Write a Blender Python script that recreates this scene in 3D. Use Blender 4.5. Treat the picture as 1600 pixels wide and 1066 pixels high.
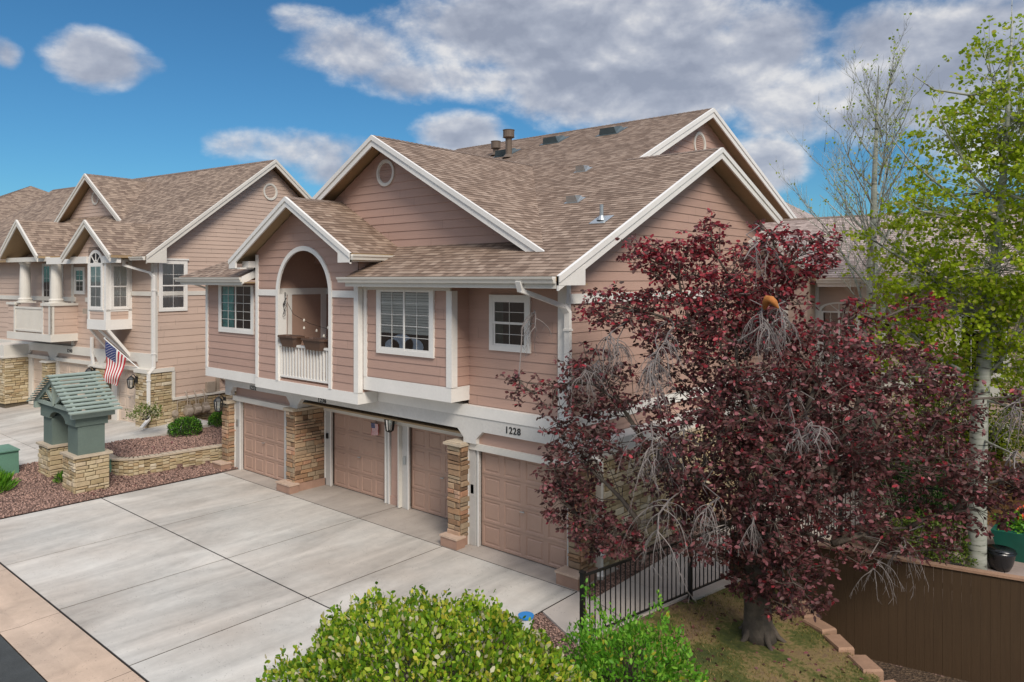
import bpy, math, random
import numpy as np
from mathutils import Vector, Matrix
random.seed(7)
R = math.radians
for _o in list(bpy.data.objects): bpy.data.objects.remove(_o)
sc = bpy.context.scene
COL = sc.collection
# ------------------------------------------------------------------ camera
cam = bpy.data.cameras.new('camera'); camo = bpy.data.objects.new('camera', cam); COL.objects.link(camo)
sc.camera = camo
cam.sensor_width = 36; cam.lens = 36*1153/1600; cam.shift_y = -97/1600
cam.clip_start = .1; cam.clip_end = 4000
camo.location = (0, 0, 5.92)
camo.rotation_euler = (R(90), 0, math.atan2(.6494, .7604))
# ------------------------------------------------------------------ exposure
sc.view_settings.view_transform = 'Standard'; sc.view_settings.look = 'None'
sc.view_settings.exposure = 1.08; sc.view_settings.gamma = 1
# ------------------------------------------------------------------ sky + sun
SUN_EL, SUN_AZ = 41, -29       # sun direction: azimuth measured from +X towards +Y
w = bpy.data.worlds.new('World'); sc.world = w; w.use_nodes = True
nt = w.node_tree; nt.nodes.clear()
class NG:
    def __init__(s, nt): s.nt = nt
    def n(s, t, **k):
        o = s.nt.nodes.new(t)
        for a, b in k.items(): setattr(o, a, b)
        return o
    def l(s, a, b): s.nt.links.new(a, b)
    def m(s, op, a, b=None, c=None, clamp=False):
        o = s.nt.nodes.new('ShaderNodeMath'); o.operation = op; o.use_clamp = clamp
        for i, x in enumerate((a, b, c)):
            if x is None: continue
            if isinstance(x, (int, float)): o.inputs[i].default_value = x
            else: s.l(x, o.inputs[i])
        return o.outputs[0]
    def mix(s, f, a, b, mode='MIX'):
        o = s.nt.nodes.new('ShaderNodeMix'); o.data_type = 'RGBA'; o.blend_type = mode; o.clamp_factor = True
        for i, x in ((0, f), (6, a), (7, b)):
            if isinstance(x, (int, float)): o.inputs[i].default_value = x
            elif isinstance(x, (tuple, list)): o.inputs[i].default_value = tuple(x)+(1,) if len(x) == 3 else x
            else: s.l(x, o.inputs[i])
        return o.outputs[2]
    def noise(s, vec, scale, detail=4, rough=.55, dist=0):
        o = s.nt.nodes.new('ShaderNodeTexNoise'); o.inputs['Scale'].default_value = scale
        o.inputs['Detail'].default_value = detail; o.inputs['Roughness'].default_value = rough
        o.inputs['Distortion'].default_value = dist
        if vec is not None: s.l(vec, o.inputs['Vector'])
        return o
    def ramp(s, f, stops):
        o = s.nt.nodes.new('ShaderNodeValToRGB'); e = o.color_ramp.elements
        while len(e) < len(stops): e.new(.5)
        for i, (p, c) in enumerate(stops):
            e[i].position = p; e[i].color = tuple(c)+(1,) if len(c) == 3 else c
        s.l(f, o.inputs[0]); return o.outputs[0]
g = NG(nt)
sky = g.n('ShaderNodeTexSky', sky_type='NISHITA'); sky.sun_disc = False
sky.sun_elevation = R(SUN_EL); sky.sun_rotation = R(90-SUN_AZ); sky.air_density = 1.0; sky.dust_density = .3; sky.ozone_density = 3
tc = g.n('ShaderNodeTexCoord'); sx = g.n('ShaderNodeSeparateXYZ'); g.l(tc.outputs['Generated'], sx.inputs[0])
az = g.m('MULTIPLY', g.m('ARCTAN2', sx.outputs[1], sx.outputs[0]), 180/math.pi)
el = g.m('MULTIPLY', g.m('ARCSINE', sx.outputs[2]), 180/math.pi)
CL = [(160.1, 14.5, 2.9, 2.0, 1.1), (164.9, 14.1, 0.9, 1.0, 0.7), (157.8, 14.5, 1.9, 0.9, 0.5), (146.9, 9.5, 5.9, 1.5, 0.85), (144.1, 8.4, 4.2, 1.7, 0.7), (134.2, 11.0, 3.7, 1.8, 1.1), (146.0, 18.7, 2.8, 1.1, 0.55), (142.3, 16.6, 4.5, 2.3, 0.95), (138.4, 15.0, 4.4, 1.6, 0.9), (132.5, 15.1, 6.9, 1.7, 0.95), (125.5, 18.6, 13.5, 3.9, 1.35), (132.5, 19.4, 7.4, 2.0, 0.9), (120.2, 15.1, 12.5, 3.7, 1.35), (111.8, 16.2, 4.5, 3.2, 1.2), (110.0, 13.5, 7.0, 2.8, 0.95), (100.0, 14.1, 8.5, 4.2, 1.4), (109.6, 11.3, 4.8, 1.9, 0.8), (105.0, 11.8, 4.9, 2.7, 0.9), (111.6, 8.4, 3.3, 2.3, 1.1), (97.8, 10.2, 4.9, 3.8, 0.9), (117.8, 12.0, 6.1, 1.2, 0.6), (103.0, 16.1, 3.1, 1.3, 0.8), (60, 25, 30, 9, .9), (10, 18, 22, 8, .9), (-70, 30, 40, 12, .9), (-140, 22, 25, 9, .8), (120, 52, 40, 14, .7), (-30, 55, 50, 12, .8), (0, 90, 1000, 52, 1.5), (-60, 20, 70, 25, 1.1)]  # final entries: unseen cloud cover added to soften and neutralise the ambient light
acc = None
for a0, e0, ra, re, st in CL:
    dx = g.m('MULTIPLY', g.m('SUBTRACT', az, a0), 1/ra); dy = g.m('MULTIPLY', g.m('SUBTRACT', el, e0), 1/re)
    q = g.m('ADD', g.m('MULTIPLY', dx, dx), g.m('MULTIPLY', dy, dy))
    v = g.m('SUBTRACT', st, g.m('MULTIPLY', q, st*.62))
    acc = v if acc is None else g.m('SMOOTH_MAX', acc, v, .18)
cv = g.n('ShaderNodeCombineXYZ'); g.l(az, cv.inputs[0]); g.l(g.m('MULTIPLY', el, 1.5), cv.inputs[1])
n1 = g.noise(cv.outputs[0], .20, 10, .60, .12); n2 = g.noise(cv.outputs[0], .13, 3, .5)
dens = g.m('ADD', acc, g.m('MULTIPLY', g.m('SUBTRACT', n1.outputs[0], .5), 1.55))
mr = g.n('ShaderNodeMapRange', interpolation_type='SMOOTHSTEP'); g.l(dens, mr.inputs[0])
mr.inputs[1].default_value = .15; mr.inputs[2].default_value = .92; mr.inputs[3].default_value = 0; mr.inputs[4].default_value = .93
# cloud tone: a second sample shifted up tells lit tops from grey bases
cv2 = g.n('ShaderNodeCombineXYZ'); g.l(az, cv2.inputs[0]); g.l(g.m('ADD', g.m('MULTIPLY', el, 1.5), 1.0), cv2.inputs[1])
n3 = g.noise(cv2.outputs[0], .20, 4, .5, .12)
tone = g.m('ADD', g.m('MULTIPLY', g.m('SUBTRACT', n1.outputs[0], n3.outputs[0]), 2.4), g.m('SUBTRACT', .95, g.m('MULTIPLY', dens, .50)))
tone = g.m('ADD', tone, g.m('MULTIPLY', g.m('SUBTRACT', n2.outputs[0], .5), 1.5))
ccol = g.ramp(tone, [(.05, (1.5, 1.65, 2.05)), (.38, (1.95, 2.1, 2.5)), (.65, (2.6, 2.7, 3.0)), (.95, (3.8, 3.75, 3.75))])
hi = g.n('ShaderNodeMapRange'); g.l(el, hi.inputs[0]); hi.inputs[1].default_value = 24; hi.inputs[2].default_value = 45; hi.inputs[3].default_value = 1; hi.inputs[4].default_value = 2.1  # clouds above the view brightened to add fill light
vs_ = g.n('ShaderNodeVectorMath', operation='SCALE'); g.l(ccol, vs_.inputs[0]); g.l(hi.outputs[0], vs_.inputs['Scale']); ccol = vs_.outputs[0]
skyc = g.mix(1.0, sky.outputs[0], (.165, .335, .42), 'MULTIPLY')
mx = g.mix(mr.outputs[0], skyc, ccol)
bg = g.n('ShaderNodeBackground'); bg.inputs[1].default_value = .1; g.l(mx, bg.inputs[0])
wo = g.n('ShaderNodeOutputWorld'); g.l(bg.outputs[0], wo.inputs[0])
sl = bpy.data.lights.new('sun', 'SUN'); sl.energy = 1.5; sl.angle = R(20); sl.color = (1, .91, .80)
so = bpy.data.objects.new('sun', sl); COL.objects.link(so)
sd = Vector((math.cos(R(SUN_EL))*math.cos(R(SUN_AZ)), math.cos(R(SUN_EL))*math.sin(R(SUN_AZ)), math.sin(R(SUN_EL))))
so.rotation_euler = sd.to_track_quat('Z', 'Y').to_euler(); so.location = (0, -20, 40)

# ------------------------------------------------------------------ materials
def newmat(name):
    m = bpy.data.materials.new(name); m.use_nodes = True
    nt = m.node_tree; nt.nodes.clear(); G = NG(nt)
    out = G.n('ShaderNodeOutputMaterial'); b = G.n('ShaderNodeBsdfPrincipled')
    G.l(b.outputs[0], out.inputs[0]); G.b = b; G.out = out
    G.pos = G.n('ShaderNodeNewGeometry'); G.P = G.pos.outputs['Position']; G.isl = G.pos.outputs['Random Per Island']
    return m, G
def mul(c, k): return tuple(x*k for x in c)
def bump(G, h, st, dist=.01):
    o = G.n('ShaderNodeBump'); o.inputs['Strength'].default_value = st; o.inputs['Distance'].default_value = dist
    G.l(h, o.inputs['Height']); G.l(o.outputs[0], G.b.inputs['Normal'])
def mat(name, col, rough=.6, var=.12, ns=3., isl=0., bs=None, bst=.3, met=0., fine=.06):
    m, G = newmat(name)
    a = G.noise(G.P, ns, 5); b2 = G.noise(G.P, ns*14, 3)
    f = G.m('ADD', G.m('MULTIPLY', G.m('SUBTRACT', a.outputs[0], .5), var*4), G.m('MULTIPLY', G.m('SUBTRACT', b2.outputs[0], .5), fine*4))
    if isl: f = G.m('ADD', f, G.m('MULTIPLY', G.m('SUBTRACT', G.isl, .5), isl*2))
    f = G.m('ADD', f, 1)
    o = G.n('ShaderNodeVectorMath', operation='SCALE'); o.inputs[0].default_value = col; G.l(f, o.inputs['Scale'])
    G.l(o.outputs[0], G.b.inputs['Base Color'])
    G.b.inputs['Roughness'].default_value = rough; G.b.inputs['Metallic'].default_value = met
    if bs:
        bn = G.noise(G.P, bs, 4); bump(G, bn.outputs[0], bst)
    return m
SID = (.30, .165, .118)
def jointed(G, f):
    """board to board tone and butt joints of lap siding"""
    s = G.n('ShaderNodeSeparateXYZ'); G.l(G.P, s.inputs[0]); row = G.m('FLOOR', G.m('DIVIDE', s.outputs[2], .21))
    r1 = G.n('ShaderNodeTexWhiteNoise', noise_dimensions='1D'); G.l(row, r1.inputs['W']); u = G.m('ADD', G.m('DIVIDE', G.m('ADD', s.outputs[0], s.outputs[1]), 3.66), G.m('MULTIPLY', r1.outputs[0], 5))
    c = G.n('ShaderNodeCombineXYZ'); G.l(G.m('FLOOR', u), c.inputs[0]); G.l(row, c.inputs[1]); wn = G.n('ShaderNodeTexWhiteNoise'); G.l(c.outputs[0], wn.inputs['Vector'])
    f = G.m('ADD', f, G.m('MULTIPLY', G.m('SUBTRACT', wn.outputs['Value'], .5), .09))
    return G.m('MULTIPLY', f, G.m('SUBTRACT', 1, G.m('MULTIPLY', G.m('LESS_THAN', G.m('FRACT', u), .0022), .45)))
def siding_mat(name, col):
    m, G = newmat(name)
    mp = G.n('ShaderNodeMapping'); mp.inputs['Scale'].default_value = (1, 1, 14); G.l(G.P, mp.inputs[0])
    gr = G.noise(mp.outputs[0], 3, 5, .6); bl = G.noise(G.P, .7, 3)
    f = G.m('ADD', 1, G.m('ADD', G.m('MULTIPLY', G.m('SUBTRACT', gr.outputs[0], .5), .18), G.m('MULTIPLY', G.m('SUBTRACT', bl.outputs[0], .5), .22)))
    o = G.n('ShaderNodeVectorMath', operation='SCALE'); o.inputs[0].default_value = col; G.l(jointed(G, f), o.inputs['Scale'])
    G.l(o.outputs[0], G.b.inputs['Base Color']); G.b.inputs['Roughness'].default_value = .62
    bump(G, gr.outputs[0], .25, .004)
    return m
MT = {}
MT['siding'] = siding_mat('siding_paint', (.445, .29, .232))
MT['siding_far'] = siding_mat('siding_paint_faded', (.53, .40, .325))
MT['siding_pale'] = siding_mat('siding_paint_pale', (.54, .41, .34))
MT['trim'] = mat('white_trim', (.76, .74, .70), .5, .05, 1.3, fine=.03)
MT['trim_w'] = mat('cream_trim', (.66, .63, .57), .5, .06, 1.3, fine=.03)
MT['beam'] = mat('beam_paint', (.60, .585, .555), .6, .06, 1.2)
MT['soffit'] = mat('soffit_paint', (.34, .235, .13), .7, .08, 1)
MT['door'] = mat('garage_door_paint', (.40, .262, .20), .5, .06, .9, fine=.03)
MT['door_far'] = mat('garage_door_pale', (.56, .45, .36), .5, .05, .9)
MT['jamb'] = mat('jamb_paint', (.50, .485, .46), .5, .05, 1)
MT['blindm'] = mat('blind_slats', (.78, .77, .72), .5, .05, 2)
MT['black'] = mat('black_iron', (.012, .012, .012), .4, .2, 6)
MT['dark'] = mat('dark_room', (.012, .013, .014), .9, .3, 3)
MT['brown_in'] = mat('tan_wall_inside', (.42, .27, .21), .7, .06, 1)
MT['grey_metal'] = mat('grey_metal', (.22, .20, .17), .5, .15, 4, met=.5)
MT['galv'] = mat('galvanised_metal', (.42, .45, .46), .35, .1, 4, met=.7)
MT['pipe'] = mat('painted_vent_pipe', (.13, .095, .07), .6, .1, 4)
MT['vent'] = mat('roof_vent_metal', (.10, .13, .14), .35, .15, 4, met=.4)
MT['meter'] = mat('gas_meter_paint', (.36, .30, .24), .5, .15, 6)
MT['terra'] = mat('brown_plastic', (.10, .055, .035), .5, .1, 4)
MT['green'] = mat('grey_green_stucco', (.115, .155, .135), .75, .08, 1.5, bs=120, bst=.25)
MT['greenlt'] = mat('grey_green_wood', (.27, .33, .29), .65, .09, 2)
MT['utility'] = mat('utility_green', (.11, .23, .165), .5, .1, 2)
MT['cap'] = mat('stone_cap', (.48, .40, .30), .8, .15, 5, bs=60)
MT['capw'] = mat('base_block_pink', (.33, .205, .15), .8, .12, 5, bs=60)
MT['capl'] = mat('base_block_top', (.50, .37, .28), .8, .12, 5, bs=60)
MT['mortar'] = mat('dark_mortar', (.10, .08, .055), .95, .2, 8)
MT['bark'] = mat('purple_tree_bark', (.10, .08, .062), .9, .35, 9, bs=28, bst=1., fine=.15)
MT['twig'] = mat('grey_bare_twig', (.20, .175, .165), .8, .15, 4, isl=.25)
MT['twigd'] = mat('dark_twig', (.06, .045, .04), .8, .15, 4)
MT['tarp'] = mat('green_tarp', (.008, .10, .07), .5, .2, 3)
MT['pot'] = mat('dark_glazed_pot', (.015, .017, .02), .25, .2, 3)
MT['bluep'] = mat('blue_plastic', (.03, .22, .55), .35, .05, 3)
MT['whitep'] = mat('white_plastic', (.68, .70, .70), .4, .05, 3)
MT['rubber'] = mat('asphalt', (.045, .05, .05), .9, .3, 2.5, bs=90, bst=.8, fine=.2)
MT['fencew'] = mat('tan_fence_wood', (.30, .17, .06), .8, .2, 3, isl=.2)
MT['redc'] = mat('flag_red', (.42, .02, .03), .7, .05, 6)
MT['whitec'] = mat('flag_white', (.72, .70, .68), .7, .05, 6)
MT['bluec'] = mat('flag_blue', (.02, .035, .14), .7, .05, 6)
MT['bulb'] = mat('white_bulb_glass', (.75, .70, .6), .2, .02, 6)
MT['orange_wall'] = siding_mat('ochre_siding', (.40, .19, .035))
MT['curtain'] = mat('teal_curtain', (.16, .55, .52), .8, .3, 9)
MT['curtaing'] = mat('grey_green_curtain', (.05, .08, .07), .8, .3, 9)
MT['pillow'] = mat('white_bedding', (.55, .62, .72), .8, .1, 5)
MT['digits'] = mat('black_digits', (.01, .01, .01), .5, 0, 1)
# shingles
def shingle(name, tones, gap):
    m, G = newmat(name)
    uv = G.n('ShaderNodeUVMap'); s = G.n('ShaderNodeSeparateXYZ'); G.l(uv.outputs[0], s.inputs[0])
    row = G.m('FLOOR', G.m('DIVIDE', s.outputs[1], .145)); fr = G.m('FRACT', G.m('DIVIDE', s.outputs[1], .145))
    def rnd(wd, seed):
        c = G.n('ShaderNodeCombineXYZ'); wn = G.n('ShaderNodeTexWhiteNoise')
        r1 = G.n('ShaderNodeTexWhiteNoise', noise_dimensions='1D'); G.l(G.m('ADD', row, seed), r1.inputs['W'])
        uu = G.m('ADD', G.m('DIVIDE', s.outputs[0], wd), G.m('MULTIPLY', r1.outputs[0], 7))
        G.l(G.m('FLOOR', uu), c.inputs[0]); G.l(row, c.inputs[1]); c.inputs[2].default_value = seed; G.l(c.outputs[0], wn.inputs['Vector'])
        return wn.outputs['Value'], G.m('FRACT', uu)
    a, fa = rnd(.17, 1.3); b, _ = rnd(.43, 5.7)
    col = G.ramp(G.m('ADD', G.m('MULTIPLY', a, .6), G.m('MULTIPLY', b, .4)), tones)
    ns = G.noise(G.P, 130, 2); nb = G.noise(G.P, .5, 3)
    k = G.m('ADD', .74, G.m('ADD', G.m('MULTIPLY', ns.outputs[0], .30), G.m('MULTIPLY', nb.outputs[0], .24)))
    # printed dark band at the foot of the lower layer tabs
    band = G.m('MULTIPLY', G.m('LESS_THAN', a, .52), G.m('GREATER_THAN', fr, .62))
    k = G.m('MULTIPLY', k, G.m('SUBTRACT', 1, G.m('MULTIPLY', band, .24)))
    edge = G.m('LESS_THAN', fr, .10)
    k = G.m('MULTIPLY', k, G.m('SUBTRACT', 1, G.m('MULTIPLY', edge, gap)))
    o = G.n('ShaderNodeVectorMath', operation='SCALE'); G.l(col, o.inputs[0]); G.l(k, o.inputs['Scale'])
    G.l(o.outputs[0], G.b.inputs['Base Color']); G.b.inputs['Roughness'].default_value = .88
    hh = G.m('ADD', G.m('MULTIPLY', G.m('GREATER_THAN', a, .5), .7), G.m('MULTIPLY', ns.outputs[0], .3)); bump(G, hh, .6, .008)
    return m
MT['shingle'] = shingle('roof_shingles', [(.1, (.17, .112, .078)), (.4, (.225, .155, .112)), (.65, (.285, .205, .152)), (.95, (.35, .262, .20))], .30)
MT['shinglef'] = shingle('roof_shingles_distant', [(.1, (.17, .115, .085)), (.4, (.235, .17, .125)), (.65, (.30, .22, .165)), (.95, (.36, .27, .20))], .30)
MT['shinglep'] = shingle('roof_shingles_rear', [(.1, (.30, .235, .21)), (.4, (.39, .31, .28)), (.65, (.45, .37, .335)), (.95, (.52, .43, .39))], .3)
MT['ridge'] = mat('ridge_cap', (.19, .14, .11), .9, .2, 3, isl=.15, fine=.2)
def stone(name, stops):
    m, G = newmat(name)
    c = G.ramp(G.isl, stops); n = G.noise(G.P, 9, 6, .65); n2 = G.noise(G.P, 40, 4)
    k = G.m('ADD', .55, G.m('ADD', G.m('MULTIPLY', n.outputs[0], .6), G.m('MULTIPLY', n2.outputs[0], .3)))
    o = G.n('ShaderNodeVectorMath', operation='SCALE'); G.l(c, o.inputs[0]); G.l(k, o.inputs['Scale'])
    G.l(o.outputs[0], G.b.inputs['Base Color']); G.b.inputs['Roughness'].default_value = .85
    bump(G, n2.outputs[0], .7, .012); return m
MT['stone'] = stone('warm_ledgestone', [(0, (.14, .085, .05)), (.2, (.34, .20, .11)), (.4, (.27, .21, .14)), (.6, (.42, .29, .18)), (.75, (.24, .17, .11)), (.88, (.38, .20, .12)), (1, (.52, .42, .31))])
MT['stone2'] = stone('cream_ledgestone', [(0, (.27, .20, .11)), (.25, (.42, .33, .19)), (.5, (.50, .42, .28)), (.75, (.38, .27, .15)), (1, (.60, .53, .40))])
# glass
def glassm():
    m = bpy.data.materials.new('window_glass'); m.use_nodes = True; nt = m.node_tree; nt.nodes.clear(); G = NG(nt)
    out = G.n('ShaderNodeOutputMaterial'); t = G.n('ShaderNodeBsdfTransparent'); t.inputs[0].default_value = (.96, .99, .98, 1)
    gl = G.n('ShaderNodeBsdfGlossy'); gl.inputs['Roughness'].default_value = .03; mx = G.n('ShaderNodeMixShader')
    fz = G.n('ShaderNodeFresnel'); fz.inputs[0].default_value = 1.5
    f = G.m('ADD', G.m('MULTIPLY', fz.outputs[0], 1.3), .10, clamp=True)
    G.l(f, mx.inputs[0]); G.l(t.outputs[0], mx.inputs[1]); G.l(gl.outputs[0], mx.inputs[2]); G.l(mx.outputs[0], out.inputs[0]); return m
MT['glass'] = glassm()
# leaves
def leafm(name, stops, trans=.35, rough=.5, spec=.3, zt=None):
    m, G = newmat(name)
    c = G.ramp(G.isl, stops); n = G.noise(G.P, 1.2, 3)
    o = G.n('ShaderNodeVectorMath', operation='SCALE'); G.l(c, o.inputs[0])
    G.l(G.m('ADD', .6, G.m('MULTIPLY', n.outputs[0], .8)), o.inputs['Scale'])
    G.l(o.outputs[0], G.b.inputs['Base Color']); G.b.inputs['Roughness'].default_value = rough
    G.b.inputs['Specular IOR Level'].default_value = spec
    tr = G.n('ShaderNodeBsdfTranslucent'); G.l(o.outputs[0], tr.inputs[0]); mx = G.n('ShaderNodeMixShader'); mx.inputs[0].default_value = trans
    G.l(G.b.outputs[0], mx.inputs[1]); G.l(tr.outputs[0], mx.inputs[2]); G.l(mx.outputs[0], G.out.inputs[0]); return m
MT['leaf_red'] = leafm('purple_red_leaf', [(0, (.048, .026, .022)), (.4, (.105, .044, .038)), (.7, (.165, .062, .062)), (.9, (.24, .075, .088)), (1, (.38, .15, .16))], .25, .5, .35)
MT['leaf_red2'] = leafm('young_crimson_leaf', [(0, (.16, .016, .024)), (.5, (.34, .030, .046)), (1, (.52, .08, .095))], .35, .45, .4)
MT['leaf_aspen'] = leafm('aspen_leaf', [(0, (.18, .26, .010)), (.5, (.34, .46, .015)), (.85, (.45, .55, .035)), (1, (.50, .42, .12))], .55)
MT['leaf_shrub'] = leafm('shrub_leaf', [(0, (.05, .13, .010)), (.4, (.15, .29, .014)), (.8, (.33, .46, .025)), (1, (.50, .50, .09))], .35)
MT['leaf_bright'] = leafm('bright_green_leaf', [(0, (.06, .20, .012)), (.6, (.14, .36, .025)), (1, (.26, .48, .05))], .35)
MT['leaf_dark'] = leafm('dark_green_leaf', [(0, (.012, .045, .010)), (.6, (.035, .09, .016)), (1, (.07, .14, .03))], .25)
MT['leaf_far'] = leafm('garden_leaf', [(0, (.05, .10, .012)), (.6, (.12, .19, .025)), (1, (.22, .27, .05))], .35)
MT['blossom'] = leafm('cream_blossom', [(0, (.45, .42, .25)), (1, (.65, .60, .42))], .3)
MT['yellowl'] = leafm('yellow_new_leaf', [(0, (.38, .36, .03)), (1, (.55, .50, .06))], .35)
MT['redfl'] = leafm('red_flower', [(0, (.5, .05, .02)), (1, (.75, .12, .05))], .2)
# bark of aspen
m, G = newmat('aspen_bark'); mp = G.n('ShaderNodeMapping'); mp.inputs['Scale'].default_value = (1, 1, 6); G.l(G.P, mp.inputs[0])
n = G.noise(mp.outputs[0], 2.6, 4, .6); n2 = G.noise(G.P, 5, 3)
c = G.ramp(n.outputs[0], [(.38, (.36, .37, .32)), (.58, (.25, .27, .22)), (.64, (.045, .04, .035))])
G.l(c, G.b.inputs['Base Color']); G.b.inputs['Roughness'].default_value = .7; MT['aspen_bark'] = m
# concrete
def concrete(name, base, tint, along=True, st=1., slab=0.):
    m, G = newmat(name)
    mp = G.n('ShaderNodeMapping'); mp.inputs['Scale'].default_value = (1.1, .28, 1) if along else (1, 1, 1); G.l(G.P, mp.inputs[0])
    a = G.noise(mp.outputs[0], 1.1, 5, .6, .8); b = G.noise(G.P, .35, 3); c = G.noise(G.P, 60, 3); d = G.noise(G.P, 5, 5, .65)
    f = G.m('ADD', 1, G.m('MULTIPLY', G.m('SUBTRACT', a.outputs[0], .5), 1.05*st))
    if slab: f = G.m('ADD', f, G.m('MULTIPLY', G.m('SUBTRACT', G.isl, .5), slab))
    f = G.m('ADD', f, G.m('MULTIPLY', G.m('SUBTRACT', c.outputs[0], .5), .22))
    f = G.m('ADD', f, G.m('MULTIPLY', G.m('SUBTRACT', d.outputs[0], .5), .28*st))
    col = G.mix(G.ramp(b.outputs[0], [(.35, (0, 0, 0)), (.65, (1, 1, 1))]), base, tint)
    o = G.n('ShaderNodeVectorMath', operation='SCALE'); G.l(col, o.inputs[0]); G.l(f, o.inputs['Scale'])
    sp = G.noise(G.P, 3.2, 2); sp2 = G.noise(G.P, 28, 2)
    spk = G.m('MULTIPLY', G.m('GREATER_THAN', sp.outputs[0], .56), G.m('GREATER_THAN', sp2.outputs[0], .64))
    fin = G.mix(G.m('MULTIPLY', spk, .5), o.outputs[0], (.12, .10, .085))
    G.l(fin, G.b.inputs['Base Color']); G.b.inputs['Roughness'].default_value = .85
    bump(G, c.outputs[0], .3, .004); return m
MT['concrete'] = concrete('driveway_concrete', (.49, .475, .435), (.43, .39, .34), st=1.2, slab=.14)
MT['concrete_w'] = concrete('apron_concrete', (.40, .355, .31), (.33, .29, .25), st=.9, slab=.1)
MT['walk'] = concrete('walk_concrete', (.50, .45, .40), (.46, .41, .36), False, .5)
MT['curb'] = concrete('curb_concrete', (.52, .39, .29), (.45, .35, .27), False, .8)
MT['joint'] = mat('joint_dark', (.02, .017, .015), .95, .2, 8)
MT['block'] = mat('edging_block', (.33, .20, .13), .85, .2, 4, isl=.1, bs=40, bst=.6)
MT['brown_stain'] = None
m, G = newmat('brown_stained_boards'); mp = G.n('ShaderNodeMapping'); mp.inputs['Scale'].default_value = (9, 9, .6); G.l(G.P, mp.inputs[0])
n = G.noise(mp.outputs[0], 2, 5, .6); n2 = G.noise(G.P, .8, 4)
c = G.ramp(G.m('ADD', G.m('MULTIPLY', n.outputs[0], .5), G.m('MULTIPLY', n2.outputs[0], .5)), [(.3, (.050, .027, .010)), (.6, (.062, .034, .013)), (.8, (.078, .044, .019))])
G.l(c, G.b.inputs['Base Color']); G.b.inputs['Roughness'].default_value = .8; bump(G, n.outputs[0], .5, .01); MT['brown_stain'] = m
# mulch / soil / lawn
def ground(name, stops, s1=3, s2=45, bst=.8):
    m, G = newmat(name); a = G.noise(G.P, s1, 5, .6); v = G.n('ShaderNodeTexVoronoi'); v.inputs['Scale'].default_value = s2; G.l(G.P, v.inputs[0])
    vs = G.n('ShaderNodeSeparateColor'); G.l(v.outputs['Color'], vs.inputs[0])
    f = G.m('ADD', G.m('MULTIPLY', a.outputs[0], .5), G.m('MULTIPLY', vs.outputs[0], .5))
    G.l(G.ramp(f, stops), G.b.inputs['Base Color']); G.b.inputs['Roughness'].default_value = .95
    bump(G, v.outputs['Distance'], bst, .03); return m
MT['mulch'] = ground('rock_mulch', [(.25, (.07, .04, .032)), (.5, (.17, .10, .08)), (.75, (.28, .18, .145))], 3, 30)
MT['soil'] = ground('garden_soil', [(.3, (.05, .032, .02)), (.6, (.10, .065, .04)), (.8, (.15, .10, .06))], 2, 25)
m, G = newmat('patchy_lawn'); a = G.noise(G.P, .9, 5, .6, .4); b = G.noise(G.P, 14, 5, .65); 
f = G.m('ADD', G.m('MULTIPLY', a.outputs[0], .7), G.m('MULTIPLY', b.outputs[0], .3))
G.l(G.ramp(f, [(.36, (.04, .055, .010)), (.46, (.085, .095, .018)), (.52, (.22, .16, .065)), (.60, (.17, .11, .06)), (.7, (.11, .07, .045))]), G.b.inputs['Base Color'])
G.b.inputs['Roughness'].default_value = .95; bump(G, b.outputs[0], .8, .03); MT['lawn'] = m
MT['pebble'] = mat('pebble', (.27, .17, .135), .85, .1, 3, isl=.75)
MT['grass'] = leafm('grass_blade', [(0, (.06, .09, .012)), (.45, (.12, .13, .02)), (.7, (.30, .21, .07)), (1, (.42, .30, .12))], .3)
MT['paver'] = concrete('patio_paver', (.34, .26, .23), (.31, .25, .22), False, .8)

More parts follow.
